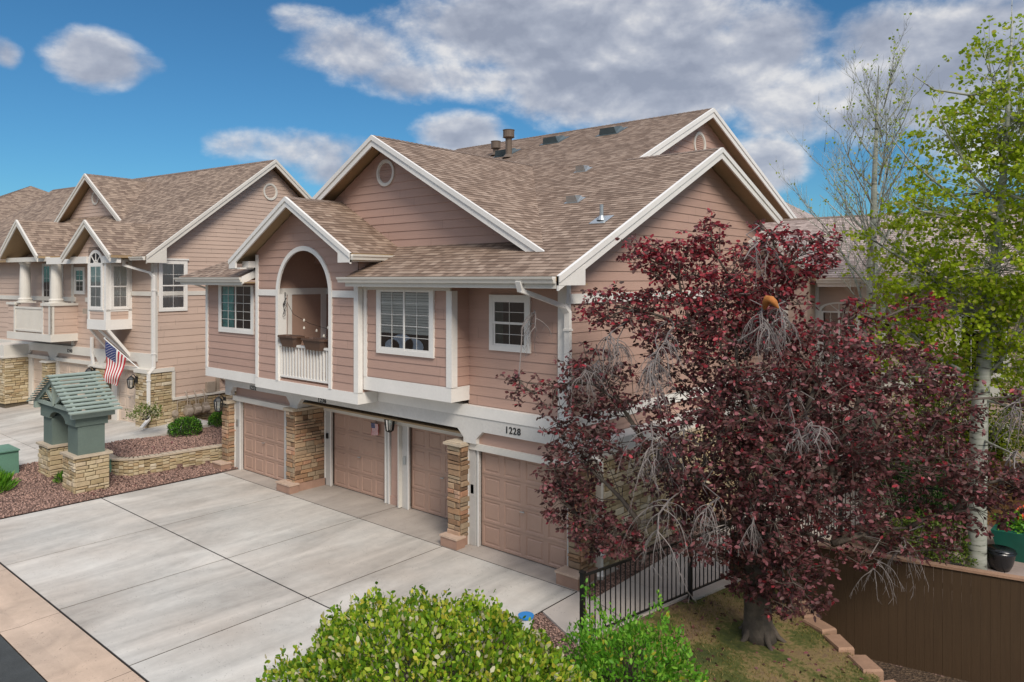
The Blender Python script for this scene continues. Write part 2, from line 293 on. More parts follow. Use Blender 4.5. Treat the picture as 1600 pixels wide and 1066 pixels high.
# ------------------------------------------------------------------ mesh building
WORLD = {}      # world location of every object built, for parenting
class Fr:       # wall frame: u along the wall, z up, n out of the wall
    def __init__(s, o, U, N): s.o = Vector(o); s.U = Vector(U).normalized(); s.N = Vector(N).normalized()
    def p(s, u, z, n=0): return s.o + s.U*u + s.N*n + Vector((0, 0, z))
def front(Y, X=0): return Fr((X, Y, 0), (1, 0, 0), (0, -1, 0))
def side(X): return Fr((X, 0, 0), (0, 1, 0), (1, 0, 0))
class MB:
    def __init__(s): s.v = []; s.f = []; s.m = []; s.uv = []
    def face(s, pts, mi=0, uv=None):
        b = len(s.v); s.v += [tuple(p) for p in pts]; s.f.append(list(range(b, b+len(pts)))); s.m.append(mi); s.uv.append(uv)
    def hexa(s, P, mi=0):   # P: 8 points, bottom 4 ccw then top 4
        b = len(s.v); s.v += [tuple(p) for p in P]
        for q in ((3, 2, 1, 0), (4, 5, 6, 7), (0, 1, 5, 4), (1, 2, 6, 5), (2, 3, 7, 6), (3, 0, 4, 7)):
            s.f.append([b+i for i in q]); s.m.append(mi); s.uv.append(None)
    def box(s, x0, x1, y0, y1, z0, z1, mi=0):
        s.hexa([(x0, y0, z0), (x1, y0, z0), (x1, y1, z0), (x0, y1, z0), (x0, y0, z1), (x1, y0, z1), (x1, y1, z1), (x0, y1, z1)], mi)
    def fb(s, F, u0, u1, z0, z1, n0, n1, mi=0):
        s.hexa([F.p(u0, z0, n1), F.p(u1, z0, n1), F.p(u1, z0, n0), F.p(u0, z0, n0), F.p(u0, z1, n1), F.p(u1, z1, n1), F.p(u1, z1, n0), F.p(u0, z1, n0)], mi)
    def prism(s, poly, d, mi=0):   # poly: 3D points, d extrude vector
        d = Vector(d); A = [Vector(p) for p in poly]; B = [p+d for p in A]; b = len(s.v); n = len(A)
        s.v += [tuple(p) for p in A+B]
        s.f.append([b+i for i in range(n)]); s.f.append([b+n+i for i in reversed(range(n))]); s.m += [mi, mi]; s.uv += [None, None]
        for i in range(n):
            j = (i+1) % n; s.f.append([b+i, b+n+i, b+n+j, b+j]); s.m.append(mi); s.uv.append(None)
    def bar(s, a, b, w, h, mi=0, up=(0, 0, 1)):   # rectangular bar from a to b
        a = Vector(a); b = Vector(b); d = (b-a).normalized(); u = Vector(up)
        if abs(d.dot(u)) > .98: u = Vector((0, 1, 0))
        x = d.cross(u).normalized()*w/2; y = x.cross(d).normalized()*h/2
        s.hexa([a-x-y, a+x-y, b+x-y, b-x-y, a-x+y, a+x+y, b+x+y, b-x+y], mi)
    def tube(s, pts, rs, n=6, mi=0, cap=True):
        b = len(s.v); P = [Vector(p) for p in pts]
        if not isinstance(rs, (list, tuple)): rs = [rs]*len(P)
        up = Vector((0, 0, 1)); prev = None
        for i, p in enumerate(P):
            d = (P[min(i+1, len(P)-1)]-P[max(i-1, 0)])
            d = d.normalized() if d.length > 1e-6 else Vector((0, 0, 1))
            if prev is None:
                x = d.cross(up if abs(d.z) < .95 else Vector((1, 0, 0))).normalized()
            else:
                x = (prev - d*prev.dot(d)); x = x.normalized() if x.length > 1e-6 else d.orthogonal().normalized()
            prev = x; y = d.cross(x)
            for k in range(n):
                a = 2*math.pi*k/n; q = p + (x*math.cos(a)+y*math.sin(a))*rs[i]; s.v.append(tuple(q))
        for i in range(len(P)-1):
            for k in range(n):
                a0 = b+i*n+k; a1 = b+i*n+(k+1) % n; s.f.append([a0, a1, a1+n, a0+n]); s.m.append(mi); s.uv.append(None)
        if cap:
            s.f.append([b+k for k in reversed(range(n))]); s.f.append([b+(len(P)-1)*n+k for k in range(n)]); s.m += [mi, mi]; s.uv += [None, None]
    def build(s, name, mats, parent=None, smooth=False, origin=None):
        if not isinstance(mats, (list, tuple)): mats = [mats]
        V = np.array(s.v, dtype=float)
        if parent is not None: W = WORLD[parent.name]
        elif origin is not None: W = Vector(origin)
        else: W = Vector(((V[:, 0].min()+V[:, 0].max())/2, (V[:, 1].min()+V[:, 1].max())/2, V[:, 2].min()))
        V = V-np.array(W)
        me = bpy.data.meshes.new(name); me.from_pydata(V.tolist(), [], s.f)
        me.polygons.foreach_set('material_index', s.m)
        if any(u is not None for u in s.uv):
            ul = me.uv_layers.new(name='UVMap'); k = 0; arr = np.zeros(len(me.loops)*2)
            for f, u in zip(s.f, s.uv):
                for j in range(len(f)):
                    if u is not None: arr[2*k] = u[j][0]; arr[2*k+1] = u[j][1]
                    k += 1
            ul.data.foreach_set('uv', arr)
        if smooth: me.polygons.foreach_set('use_smooth', [True]*len(me.polygons))
        for m_ in mats: me.materials.append(MT[m_] if isinstance(m_, str) else m_)
        me.update(); o = bpy.data.objects.new(name, me); COL.objects.link(o)
        if parent is not None: o.parent = parent; WORLD[o.name] = W
        else: o.location = W; WORLD[o.name] = Vector(W)
        return o
SPLIT = {'corner_trim', 'door_jamb', 'rake_board', 'jamb_edge', 'ridge_cap', 'soffit', 'fascia', 'header_trim', 'belt_board', 'floor_band', 'keypad', 'door_sensor', 'stone_cap', 'beam', 'balcony_trim', 'bay_trim', 'bulb', 'post', 'flower', 'meter_box', 'base_cap', 'rail', 'garage_wall', 'eave_board', 'truss', 'pillar_base'}
_build = MB.build
def _sbuild(s, name, mats, parent=None, smooth=False, origin=None):
    if name not in SPLIT or parent is None: return _build(s, name, mats, parent, smooth, origin)
    n = len(s.v); par = list(range(n))
    def fd_(a):
        while par[a] != a: par[a] = par[par[a]]; a = par[a]
        return a
    for f in s.f:
        for k in f[1:]: par[fd_(f[0])] = fd_(k)
    comp = {}
    for i in range(n): comp.setdefault(fd_(i), []).append(i)
    V = np.array(s.v); ks = list(comp); bb = [(V[comp[k]].min(0)-.012, V[comp[k]].max(0)+.012) for k in ks]; g2 = list(range(len(ks)))
    def f2(a):
        while g2[a] != a: a = g2[a]
        return a
    for i in range(len(ks)):
        for j in range(i):
            if (bb[i][0] <= bb[j][1]).all() and (bb[j][0] <= bb[i][1]).all(): g2[f2(i)] = f2(j)
    own = {}
    for i, k in enumerate(ks):
        for v in comp[k]: own[v] = f2(i)
    out = None
    for r_ in sorted(set(own.values())):
        m2 = MB(); mp = {}
        for f, m_, u in zip(s.f, s.m, s.uv):
            if own[f[0]] != r_: continue
            q = []
            for v in f:
                if v not in mp: mp[v] = len(m2.v); m2.v.append(s.v[v])
                q.append(mp[v])
            m2.f.append(q); m2.m.append(m_); m2.uv.append(u)
        o = _build(m2, name, mats, parent, smooth, origin); out = out or o
    return out
MB.build = _sbuild
def thing(name, label, cat, loc, group=None):
    o = bpy.data.objects.new(name, None); COL.objects.link(o); o.location = loc; o.empty_display_size = .3
    WORLD[o.name] = Vector(loc); o['label'] = label; o['category'] = cat
    if group: o['group'] = group
    return o
def tag(o, label, cat, group=None):
    o['label'] = label; o['category'] = cat
    if group: o['group'] = group
    return o
def struct(o): o['kind'] = 'structure'; return o
def clip(poly, k, lim, keep_ge):
    out = []; n = len(poly)
    for i in range(n):
        a = poly[i]; b = poly[(i+1) % n]; ia = (a[k] >= lim) == keep_ge or a[k] == lim; ib = (b[k] >= lim) == keep_ge or b[k] == lim
        if ia: out.append(a)
        if ia != ib:
            t = (lim-a[k])/(b[k]-a[k]); out.append((a[0]+(b[0]-a[0])*t, a[1]+(b[1]-a[1])*t))
    return out
def lap(M, F, poly, exp=.21, z0=0., mi=0, off=.016):
    """lap siding over a convex polygon given as (u, z)"""
    lo = min(p[1] for p in poly); hi = max(p[1] for p in poly)
    k = math.floor((lo-z0)/exp)
    while z0+k*exp < hi-1e-4:
        a = z0+k*exp; q = clip(clip(poly, 1, a, True), 1, a+exp, False); k += 1
        if len(q) < 3: continue
        M.face([F.p(u, z, off*(1-(z-a)/exp)+.002) for u, z in q], mi)
        bz = min(p[1] for p in q); us = [p[0] for p in q if abs(p[1]-bz) < 1e-4]
        if len(us) >= 2:
            M.face([F.p(min(us), bz, 0), F.p(max(us), bz, 0), F.p(max(us), bz, off+.002), F.p(min(us), bz, off+.002)], mi)
def roofplane(M, pts, mi=0, exp=.145, off=.009, rev=False):
    """shingle courses over a convex planar polygon; eave direction horizontal, UV = (along, up slope)"""
    P = [Vector(p) for p in pts]; n = (P[1]-P[0]).cross(P[2]-P[0]).normalized()
    if n.z < 0: n = -n
    e = Vector((0, 0, 1)).cross(n).normalized(); s = n.cross(e).normalized()
    if s.z < 0: s = -s
    o = min(P, key=lambda p: p.z)
    q2 = [((p-o).dot(e), (p-o).dot(s)) for p in P]; hi = max(q[1] for q in q2); k = 0
    ou = random.random()*50
    while k*exp < hi-1e-4:
        a = k*exp; q = clip(clip(q2, 1, a-1e-9, True), 1, a+exp, False); k += 1
        if len(q) < 3: continue
        M.face([o+e*u+s*v+n*(off*(1-(v-a)/exp)) for u, v in q], mi, [(u+ou, v) for u, v in q])
        us = [p[0] for p in q if abs(p[1]-a) < 1e-3]
        if len(us) >= 2:
            M.face([o+e*min(us)+s*a, o+e*max(us)+s*a, o+e*max(us)+s*a+n*off, o+e*min(us)+s*a+n*off], mi, [(ou, a)]*4)
def deck(M, pts, th=.09, mi=1, drop=.004):
    P = [Vector(p)-Vector((0, 0, drop)) for p in pts]; M.prism(P, (0, 0, -th), mi)
def stones(M, F, u0, u1, z0, z1, n=0., hmin=.07, hmax=.15, wmin=.16, wmax=.42, mi=0, mmi=1, depth=.05, seed=None):
    rr = random.Random(seed if seed is not None else random.random())
    M.fb(F, u0, u1, z0, z1, n-.03, n, mmi)
    z = z0
    while z < z1-.02:
        h = rr.uniform(hmin, hmax)
        if z+h > z1-.04: h = z1-z
        u = u0
        while u < u1-.01:
            w_ = rr.uniform(wmin, wmax)
            if u+w_ > u1-.09: w_ = u1-u
            g_ = .008; a = n-.01; j = lambda k=.009: rr.uniform(-k, k); d = n+depth*rr.uniform(.45, 1.1); c = min(.02, w_*.12)
            eu0 = .0 if u == u0 else g_; eu1 = .0 if u+w_ >= u1-1e-6 else g_
            A = [(u+eu0+j(.004), z+g_+j()), (u+w_-eu1+j(.004), z+g_+j()), (u+w_-eu1+j(.004), z+h-g_+j()), (u+eu0+j(.004), z+h-g_+j())]
            cu = u+w_/2; cz = z+h/2
            b0 = len(M.v)
            for (x, y) in A: M.v.append(tuple(F.p(x, y, a)))
            for (x, y) in A: M.v.append(tuple(F.p(x, y, d-.012)))
            for (x, y) in A: M.v.append(tuple(F.p(x+(c if x < cu else -c), y+(.012 if y < cz else -.012), d+j(.007))))
            for r_ in (0, 4):
                for k in range(4):
                    k2 = (k+1) % 4; M.f.append([b0+r_+k, b0+r_+k2, b0+r_+4+k2, b0+r_+4+k]); M.m.append(mi); M.uv.append(None)
            M.f.append([b0+8, b0+9, b0+10, b0+11]); M.m.append(mi); M.uv.append(None)
            u += w_
        z += h
def ring(M, F, u, z, ri, ro, n0, n1, mi=0, seg=32, a0=0, a1=2*math.pi, zs=1.):
    for k in range(seg):
        t0 = a0+(a1-a0)*k/seg; t1 = a0+(a1-a0)*(k+1)/seg
        P = [(u+r*math.cos(t), z+zs*r*math.sin(t)) for r, t in ((ri, t0), (ro, t0), (ro, t1), (ri, t1))]
        M.hexa([F.p(*P[0], n0), F.p(*P[1], n0), F.p(*P[2], n0), F.p(*P[3], n0), F.p(*P[0], n1), F.p(*P[1], n1), F.p(*P[2], n1), F.p(*P[3], n1)], mi)
def disc(M, F, u, z, r, n, mi=0, seg=28, a0=0, a1=2*math.pi):
    M.face([F.p(u+r*math.cos(a0+(a1-a0)*k/seg), z+r*math.sin(a0+(a1-a0)*k/seg), n) for k in range(seg+(1 if a1-a0 < 6.2 else 0))], mi)
def garage_door(par, F, u0, u1, z0, z1, cols=4, rows=4, m_='door', n=0., handle=True, label=None):
    M = MB(); cw = (u1-u0)/cols; ch = (z1-z0)/rows; M.fb(F, u0, u1, z0, z1, n-.06, n-.03)
    for i in range(cols):
        for j in range(rows):
            U0 = u0+i*cw; U1 = U0+cw; Z0 = z0+j*ch+.004; Z1 = z0+(j+1)*ch-.004
            L = [(U0, U1, Z0, Z1, n)]
            for ins, nn in ((.055, n), (.072, n-.016), (.10, n-.016), (.118, n-.003)):
                L.append((U0+ins*1.1, U1-ins*1.1, Z0+ins*.9, Z1-ins*.9, nn))
            for a, b in zip(L, L[1:]):
                A = [(a[0], a[2]), (a[1], a[2]), (a[1], a[3]), (a[0], a[3])]; B = [(b[0], b[2]), (b[1], b[2]), (b[1], b[3]), (b[0], b[3])]
                for k in range(4):
                    k2 = (k+1) % 4; M.face([F.p(*A[k], a[4]), F.p(*A[k2], a[4]), F.p(*B[k2], b[4]), F.p(*B[k], b[4])])
            b = L[-1]; M.face([F.p(b[0], b[2], b[4]), F.p(b[1], b[2], b[4]), F.p(b[1], b[3], b[4]), F.p(b[0], b[3], b[4])])
    for j in range(1, rows): M.fb(F, u0, u1, z0+j*ch-.006, z0+j*ch+.006, n-.03, n-.012)
    d = M.build('garage_door', m_, par)
    if label: d['label'] = label
    if handle:
        H = MB(); uc = (u0+u1)/2; H.tube([F.p(uc, .98+z0, n), F.p(uc, .98+z0, n+.05)], .012, 8); H.bar(F.p(uc-.06, .98+z0, n+.05), F.p(uc+.06, .98+z0, n+.05), .02, .02)
        H.build('handle', 'galv', d)
    return d
def window(par, F, u0, u1, z0, z1, kind='slider', cols=2, rows=4, trim=.11, blind=0, curtain=None, sill=True, head=False, label=None, tm='trim', top=True, n=0.01, muntins=True):
    """outer size of the glazed unit; trim goes outside it"""
    F = Fr(F.o+F.N*.018, F.U, F.N); M = MB(); t = trim
    M.fb(F, u0-t, u0, z0-t, z1+(t if top else 0), -.016, n+.03); M.fb(F, u1, u1+t, z0-t, z1+(t if top else 0), -.016, n+.03)
    M.fb(F, u0, u1, z0-t, z0, -.016, n+.029)
    if top: M.fb(F, u0, u1, z1, z1+t, -.016, n+.029)
    if head: M.fb(F, u0-t-.04, u1+t+.04, z1+t, z1+t+.06, -.016, n+.06)
    f = .045
    def frame(a, b, c, d, nn):
        M.fb(F, a, a+f, c, d, .004, nn); M.fb(F, b-f, b, c, d, .004, nn); M.fb(F, a+f, b-f, c, c+f, .004, nn); M.fb(F, a+f, b-f, d-f, d, .004, nn)
        if muntins:
            for i in range(1, cols): x = a+f+(b-a-2*f)*i/cols; M.fb(F, x-.0055, x+.0055, c+f, d-f, .016, nn-.006)
            for i in range(1, rows): y = c+f+(d-c-2*f)*i/rows; M.fb(F, a+f, b-f, y-.0055, y+.0055, .016, nn-.007)
    um = (u0+u1)/2; zm = (z0+z1)/2
    if kind == 'slider': frame(u0, um+.02, z0, z1, .036); frame(um-.02, u1, z0, z1, .030)
    elif kind == 'hung': frame(u0, u1, zm-.02, z1, .036); frame(u0+.01, u1-.01, z0, zm+.02, .030)
    else: frame(u0, u1, z0, z1, .034)
    M.face([F.p(u0, z0, .004), F.p(u1, z0, .004), F.p(u1, z1, .004), F.p(u0, z1, .004)], 1)
    wdw = M.build('window', [tm, 'dark'], par)
    if label: wdw['label'] = label
    P = MB(); P.face([F.p(u0+.03, z0+.03, .022), F.p(u1-.03, z0+.03, .022), F.p(u1-.03, z1-.03, .022), F.p(u0+.03, z1-.03, .022)]); P.build('pane', 'glass', wdw)
    if blind:
        B = MB(); z = z1-.06; zb = z1-(z1-z0)*blind
        while z > zb: B.face([F.p(u0+.05, z, .007), F.p(u1-.05, z, .007), F.p(u1-.05, z-.055, .015), F.p(u0+.05, z-.055, .015)]); z -= .062
        B.fb(F, u0+.05, u1-.05, zb-.06, zb-.02, .006, .018)
        B.build('blind', 'blindm', wdw)
    if curtain:
        B = MB(); a, b, mm = curtain; k = 14
        for i in range(k):
            x0 = u0+(u1-u0)*(a+(b-a)*i/k); x1 = u0+(u1-u0)*(a+(b-a)*(i+1)/k)
            B.face([F.p(x0, z0+.05, .006+.010*(i % 2)), F.p(x1, z0+.05, .006+.010*((i+1) % 2)), F.p(x1, z1-.05, .006+.010*((i+1) % 2)), F.p(x0, z1-.05, .006+.010*(i % 2))])
        B.build('curtain', mm, wdw)
    return wdw
def lantern(par, F, u, z, n=0.0):
    M = MB()
    M.fb(F, u-.06, u+.06, z-.02, z+.16, n, n+.02)                       # wall plate
    M.tube([F.p(u, z+.10, n+.02), F.p(u, z+.20, n+.07), F.p(u, z+.22, n+.13), F.p(u, z+.17, n+.16)], .012, 6)
    c = n+.16
    def rg(z0, r0, z1, r1):
        P0 = [F.p(u+r0*math.cos(a), z0, c+r0*math.sin(a)) for a in [math.pi/3*k for k in range(6)]]
        P1 = [F.p(u+r1*math.cos(a), z1, c+r1*math.sin(a)) for a in [math.pi/3*k for k in range(6)]]
        for k in range(6): M.face([P0[k], P0[(k+1) % 6], P1[(k+1) % 6], P1[k]])
    rg(z+.10, .10, z+.15, .06); rg(z+.15, .06, z+.19, .01); rg(z+.08, .105, z+.10, .10); rg(z-.15, .06, z-.13, .075); rg(z-.17, .02, z-.15, .06)
    for k in range(6):
        a = math.pi/3*k; M.bar(F.p(u+.07*math.cos(a), z-.14, c+.07*math.sin(a)), F.p(u+.098*math.cos(a), z+.10, c+.098*math.sin(a)), .014, .014)
    ac = F.p(u, z, n); M.v = [tuple(ac+(Vector(v)-ac)*1.35) for v in M.v]; o = M.build('wall_lantern', 'black', par)
    P = MB(); 
    for k in range(6):
        a = math.pi/3*k; b = math.pi/3*(k+1)
        P.face([F.p(u+.065*math.cos(a), z-.13, c+.065*math.sin(a)), F.p(u+.065*math.cos(b), z-.13, c+.065*math.sin(b)), F.p(u+.09*math.cos(b), z+.09, c+.09*math.sin(b)), F.p(u+.09*math.cos(a), z+.09, c+.09*math.sin(a))])
    P.v = [tuple(ac+(Vector(v)-ac)*1.35) for v in P.v]; P.build('lamp_glass', 'glass', o); return o
def gable_vent(par, F, u, z, r, tm='trim_w', sm='siding'):
    M = MB(); ring(M, F, u, z, r*.80, r, .0, .05, 0, 36)
    ring(M, F, u, z, r*.74, r*.80, .0, .03, 0, 36)
    k = -r*.7
    while k < r*.7:
        hw = math.sqrt(max(0, (r*.76)**2-k*k)); M.face([F.p(u-hw, z+k, .03), F.p(u+hw, z+k, .03), F.p(u+hw, z+k+.06, .006), F.p(u-hw, z+k+.06, .006)], 1); k += .065
    disc(M, F, u, z, r*.78, .004, 1)
    return M.build('gable_vent', [tm, sm], par)
def downspout(par, pts, w_=.085, d_=.065, m_='trim'):
    M = MB(); P = [Vector(p) for p in pts]
    for a, b in zip(P, P[1:]):
        dd = (b-a).normalized(); M.bar(a-dd*.02, b+dd*.02, w_, d_, 0, (0, 1, 0) if abs(dd.z) > .5 else (0, 0, 1))
    for a, b in zip(P, P[1:]):
        if abs((b-a).normalized().z) > .9 and (b-a).length > 1:
            for t in (.15, .85): q = a+(b-a)*t; M.box(q.x-w_*.62, q.x+w_*.62, q.y-d_*.75, q.y+d_*.75, q.z-.02, q.z+.02)
    return M.build('downspout', m_, par)
def gutter(par, a, b, out, m_='trim_w'):
    """K-style gutter from a to b (top back edge), out = unit vector away from the wall"""
    a = Vector(a); b = Vector(b); o = Vector(out); M = MB(); z = Vector((0, 0, 1))
    prof = [(0, 0), (.0, -.13), (.07, -.13), (.085, -.075), (.115, -.045), (.125, -.0), (.11, -.0), (.10, -.03), (.012, -.03)]
    A = [a+o*x+z*y for x, y in prof]; B = [b+o*x+z*y for x, y in prof]; n = len(prof)
    for i in range(n): M.face([A[i], A[(i+1) % n], B[(i+1) % n], B[i]])
    M.face(A); M.face(B[::-1])
    return M.build('gutter', m_, par)
def rake(par, pts, h=.26, th=.045, out=(0, -1, 0), tm='trim_w', name='rake_board', M=None):
    """barge boards following a roof edge polyline pts (top edge)"""
    own = M is None; M = M or MB(); o = Vector(out)
    for a, b in zip(pts, pts[1:]):
        a = Vector(a); b = Vector(b)
        M.prism([a, b, b-Vector((0, 0, h)), a-Vector((0, 0, h))], o*th)
        M.prism([a+Vector((0, 0, .01)), b+Vector((0, 0, .01)), b-Vector((0, 0, h*.42)), a-Vector((0, 0, h*.42))], o*(th+.03))
    if own: return M.build(name, tm, par)
def text(par, s, F, u, z, size, n, m_='digits'):
    c = bpy.data.curves.new('t', 'FONT'); c.body = s; c.size = size; c.extrude = .008; c.offset = size*.012; c.space_character = 1.12
    o = bpy.data.objects.new('t', c); COL.objects.link(o); dg = bpy.context.evaluated_depsgraph_get(); me = bpy.data.meshes.new_from_object(o.evaluated_get(dg))
    M = MB()
    for p in me.polygons: M.face([F.p(u+me.vertices[i].co.x, z+me.vertices[i].co.y, n+me.vertices[i].co.z) for i in p.vertices])
    bpy.data.objects.remove(o); return M.build('house_number', m_, par)
# ================================================================== MAIN TOWNHOUSE
def ridgecap(M, a, b, dl, dr, w_=.15, mi=0):
    """cap shingles on a ridge/hip/valley line; dl, dr = unit down-slope vectors"""
    a = Vector(a); b = Vector(b); L = (b-a).length; n = max(1, int(L/.16)); d = (b-a)/n; up = Vector((0, 0, 1)); dl = Vector(dl); dr = Vector(dr)
    for i in range(n):
        p = a+d*i; q = a+d*(i+1)*1.0; h0 = .022; h1 = .010
        for s in (dl, dr):
            M.face([p+up*h0, q+up*h1, q+s*w_+up*h1, p+s*w_+up*h0], mi)
        M.face([p+dl*w_+up*h0, p+up*h0, p+dr*w_+up*h0, p+dr*w_, p, p+dl*w_], mi)
def pillar(par, x0, x1, y0, y1, z0, z1, m_='stone', faces='fr', seed=1, cap=True, label=None, capm='cap', lf=False):
    M = MB()
    M.box(x0+.001, x1-.001, y0+.001, y1-.001, z0, z1, 1)
    stones(M, front(y0), x0, x1, z0, z1, .002, seed=seed)
    if 'r' in faces: stones(M, side(x1), y0, y1, z0, z1, .002, seed=seed+1)
    if 'l' in faces:
        stones(M, Fr((x0, 0, 0), (0, 1, 0), (-1, 0, 0)), y0, y1, z0, z1, .002, seed=seed+2)
    o = M.build('stone_pillar', [m_, 'mortar'], par)
    if cap:
        C = MB(); C.box(x0-.09, x1+.09, y0-.09, y1+.02, z1, z1+.05); C.box(x0-.05, x1+.05, y0-.05, y1+.01, z1+.05, z1+.075); C.build('pillar_cap', capm, o)
    if label: o['label'] = label
    return o
H1 = thing('townhouse', 'pink sided fourplex with brown shingle gables, arched balcony and four tan garage doors, largest building', 'house', (-15, 18, 0))
ZF = lambda Y: 5.97+.475*(Y-10.87)
FA, FS, FB = front(11.9), side(-8.75), front(11.35)
W = MB()
lap(W, FA, [(-11.42, 3.12), (-8.75, 3.12), (-8.75, 5.86), (-11.42, 5.86)]); W.build('wall', 'siding', H1)
W = MB(); lap(W, FS, [(11.9, 2.6), (22.2, 2.6), (22.2, 7.45), (17.81, ZF(17.81)-.15), (11.9, ZF(11.9)-.13)]); W.box(-22.3, -8.76, 13.1, 33.5, 0, 5.85); W.box(-11.3, -8.76, 11.91, 13.1, 2.2, 5.8)
W.build('wall', 'siding', H1)
W = MB(); G2 = side(-11.0); lap(W, G2, [(16.3, ZF(16.3)-.2), (30.1, 8.0), (22.4, 11.28)]); W.build('wall', 'siding', H1)
W = MB(); lap(W, FB, [(-14.42, 3.54), (-11.42, 3.54), (-11.42, 5.84), (-14.42, 5.84)]); lap(W, side(-11.42), [(11.35, 3.54), (11.9, 3.54), (11.9, 5.84), (11.35, 5.84)])
W.build('bay_wall', 'siding', H1)
FC = front(11.2); cx, cr = -16.765, 1.145; gl = lambda u: 8.04-.13-.56*abs(u+16.85)
W = MB()
lap(W, FC, [(-19.08, 3.14), (cx-cr, 3.14), (cx-cr, gl(cx-cr)), (-19.08, gl(-19.08))]); lap(W, FC, [(cx+cr, 3.14), (-14.47, 3.14), (-14.47, gl(-14.47)), (cx+cr, gl(cx+cr))])
us = sorted([cx-cr*math.cos(math.pi*k/18) for k in range(19)]+[-16.85])
for a, b in zip(us, us[1:]):
    za = 5.52+math.sqrt(max(0, cr*cr-(a-cx)**2)); zb = 5.52+math.sqrt(max(0, cr*cr-(b-cx)**2))
    lap(W, FC, [(a, za), (b, zb), (b, gl(b)), (a, gl(a))])
lap(W, side(-14.47), [(11.2, 3.14), (12.6, 3.14), (12.6, 6.5), (11.2, 6.5)])
W.build('balcony_bay_wall', 'siding', H1)
W = MB(); lap(W, front(11.4), [(-22.35, 3.16), (-19.08, 3.16), (-19.08, 5.84), (-22.35, 5.84)]); W.box(-22.34, -19.1, 11.42, 13.1, 3.0, 5.8); W.build('bay_wall', 'siding', H1)
W = MB(); FG = front(12.5); lap(W, FG, [(-20.4, 6.35), (-9.4, 6.35), (-14.9, 9.40)]); W.build('gable_wall', 'siding', H1)
# loggia
W = MB(); W.face([(-18.2, 13, 3.1), (-15.3, 13, 3.1), (-15.3, 13, 7), (-18.2, 13, 7)]); W.face([(-18.2, 11.22, 3.1), (-18.2, 13, 3.1), (-18.2, 13, 7), (-18.2, 11.22, 7)])
W.face([(-15.3, 11.22, 3.1), (-15.3, 13, 3.1), (-15.3, 13, 7), (-15.3, 11.22, 7)]); W.face([(-18.2, 11.22, 6.72), (-15.3, 11.22, 6.72), (-15.3, 13, 6.72), (-18.2, 13, 6.72)])
W.box(-18.2, -15.3, 11.22, 13, 3.06, 3.2); W.build('balcony_recess', 'brown_in', H1)
LS = side(-18.2); D = MB(); 
for a, b, c, d_ in ((11.62, 11.75, 3.2, 5.48), (12.72, 12.9, 3.2, 5.48), (11.5, 12.98, 5.48, 5.66)): D.fb(LS, a, b, c, d_, 0, .04)
D.fb(LS, 11.24, 11.5, 3.2, 5.66, 0, .03)
dd = D.build('balcony_door', ['trim', 'door'], H1); D = MB(); D.fb(LS, 11.75, 12.72, 3.2, 5.48, 0, .015); D.build('door_panel', 'door', dd)
D = MB(); D.box(-18.2, -15.3, 12.9, 12.995, 5.48, 5.64); D.build('wall_trim', 'trim', H1)
# roof planes
ys1 = 10.87+12*.145/1.1071; ys2 = 17.811
def hipdir(v): return Vector(v).normalized()
RF = MB()
def rp(pts, d=True):
    roofplane(RF, pts, 0)
    if d: deck(RF, pts)
rp([(-14.55, 10.87, 5.97), (-8.2, 10.87, 5.97), (-8.2, ys1, ZF(ys1)), (-14.55, ys1, ZF(ys1))])
rp([(-22.2, ys1, ZF(ys1)), (-8.2, ys1, ZF(ys1)), (-8.2, ys2, ZF(ys2)), (-22.2, ys2, ZF(ys2))])
rp([(-22.2, ys2, ZF(ys2)), (-10.6, ys2, ZF(ys2)), (-10.6, 22.4, ZF(22.4)), (-22.2, 22.4, ZF(22.4))])
zr = ZF(22.4); rp([(-10.6, 22.4, zr), (-22.2, 22.4, zr), (-22.2, 34, zr-.41*11.6), (-10.6, 34, zr-.41*11.6)])
z1 = ZF(ys2); rp([(-8.2, ys2, z1), (-11.0, ys2, z1), (-11.0, 21.9, z1-.38*4.09), (-8.2, 21.9, z1-.38*4.09)])
rp([(-23.1, 10.87, 5.97), (-19.3, 10.87, 5.97), (-19.3, 12.47, ZF(12.47)), (-21.5, 12.47, ZF(12.47))])
rp([(-23.1, 10.87, 5.97), (-21.5, 12.47, ZF(12.47)), (-21.5, 33, ZF(12.47)), (-23.1, 33, 5.97)])
# big front gable
bz = 9.57; bs = .555; vy = lambda x: 10.87+(bz-bs*abs(x+14.9)-5.97)/.475
for s in (1, -1):
    xe = -14.9+s*5.45
    rp([(-14.9, 12.0, bz), (-14.9, vy(-14.9), bz), (xe, max(vy(xe), 12.02), bz-bs*5.45), (xe, 12.0, bz-bs*5.45)])
# small balcony gable
for s, hw in ((1, 2.7), (-1, 2.85)):
    xe = -16.85+s*hw
    rp([(-16.85, 10.75, 8.04), (-16.85, 13.2, 8.04), (xe, 12.55 if s > 0 else 13.2, 8.04-.56*hw), (xe, 10.75, 8.04-.56*hw)])
roof = RF.build('roof', ['shingle', 'soffit'], H1)
RC = MB(); dv = lambda x, y, z: Vector((x, y, z)).normalized()
ridgecap(RC, (-10.6, 22.4, zr), (-22.2, 22.4, zr), dv(0, -1, -.475), dv(0, 1, -.41)); ridgecap(RC, (-8.2, ys2, z1), (-10.95, ys2, z1), dv(0, -1, -.475), dv(0, 1, -.38))
ridgecap(RC, (-14.9, 12.0, bz), (-14.9, vy(-14.9), bz), dv(1, 0, -bs), dv(-1, 0, -bs)); ridgecap(RC, (-16.85, 10.75, 8.04), (-16.85, 12.5, 8.04), dv(1, 0, -.56), dv(-1, 0, -.56))
ridgecap(RC, (-23.1, 10.87, 5.97), (-21.5, 12.47, ZF(12.47)), dv(1, -.3, -.475), dv(-.3, 1, -.475), .12)
RC.build('ridge_cap', 'ridge', roof)
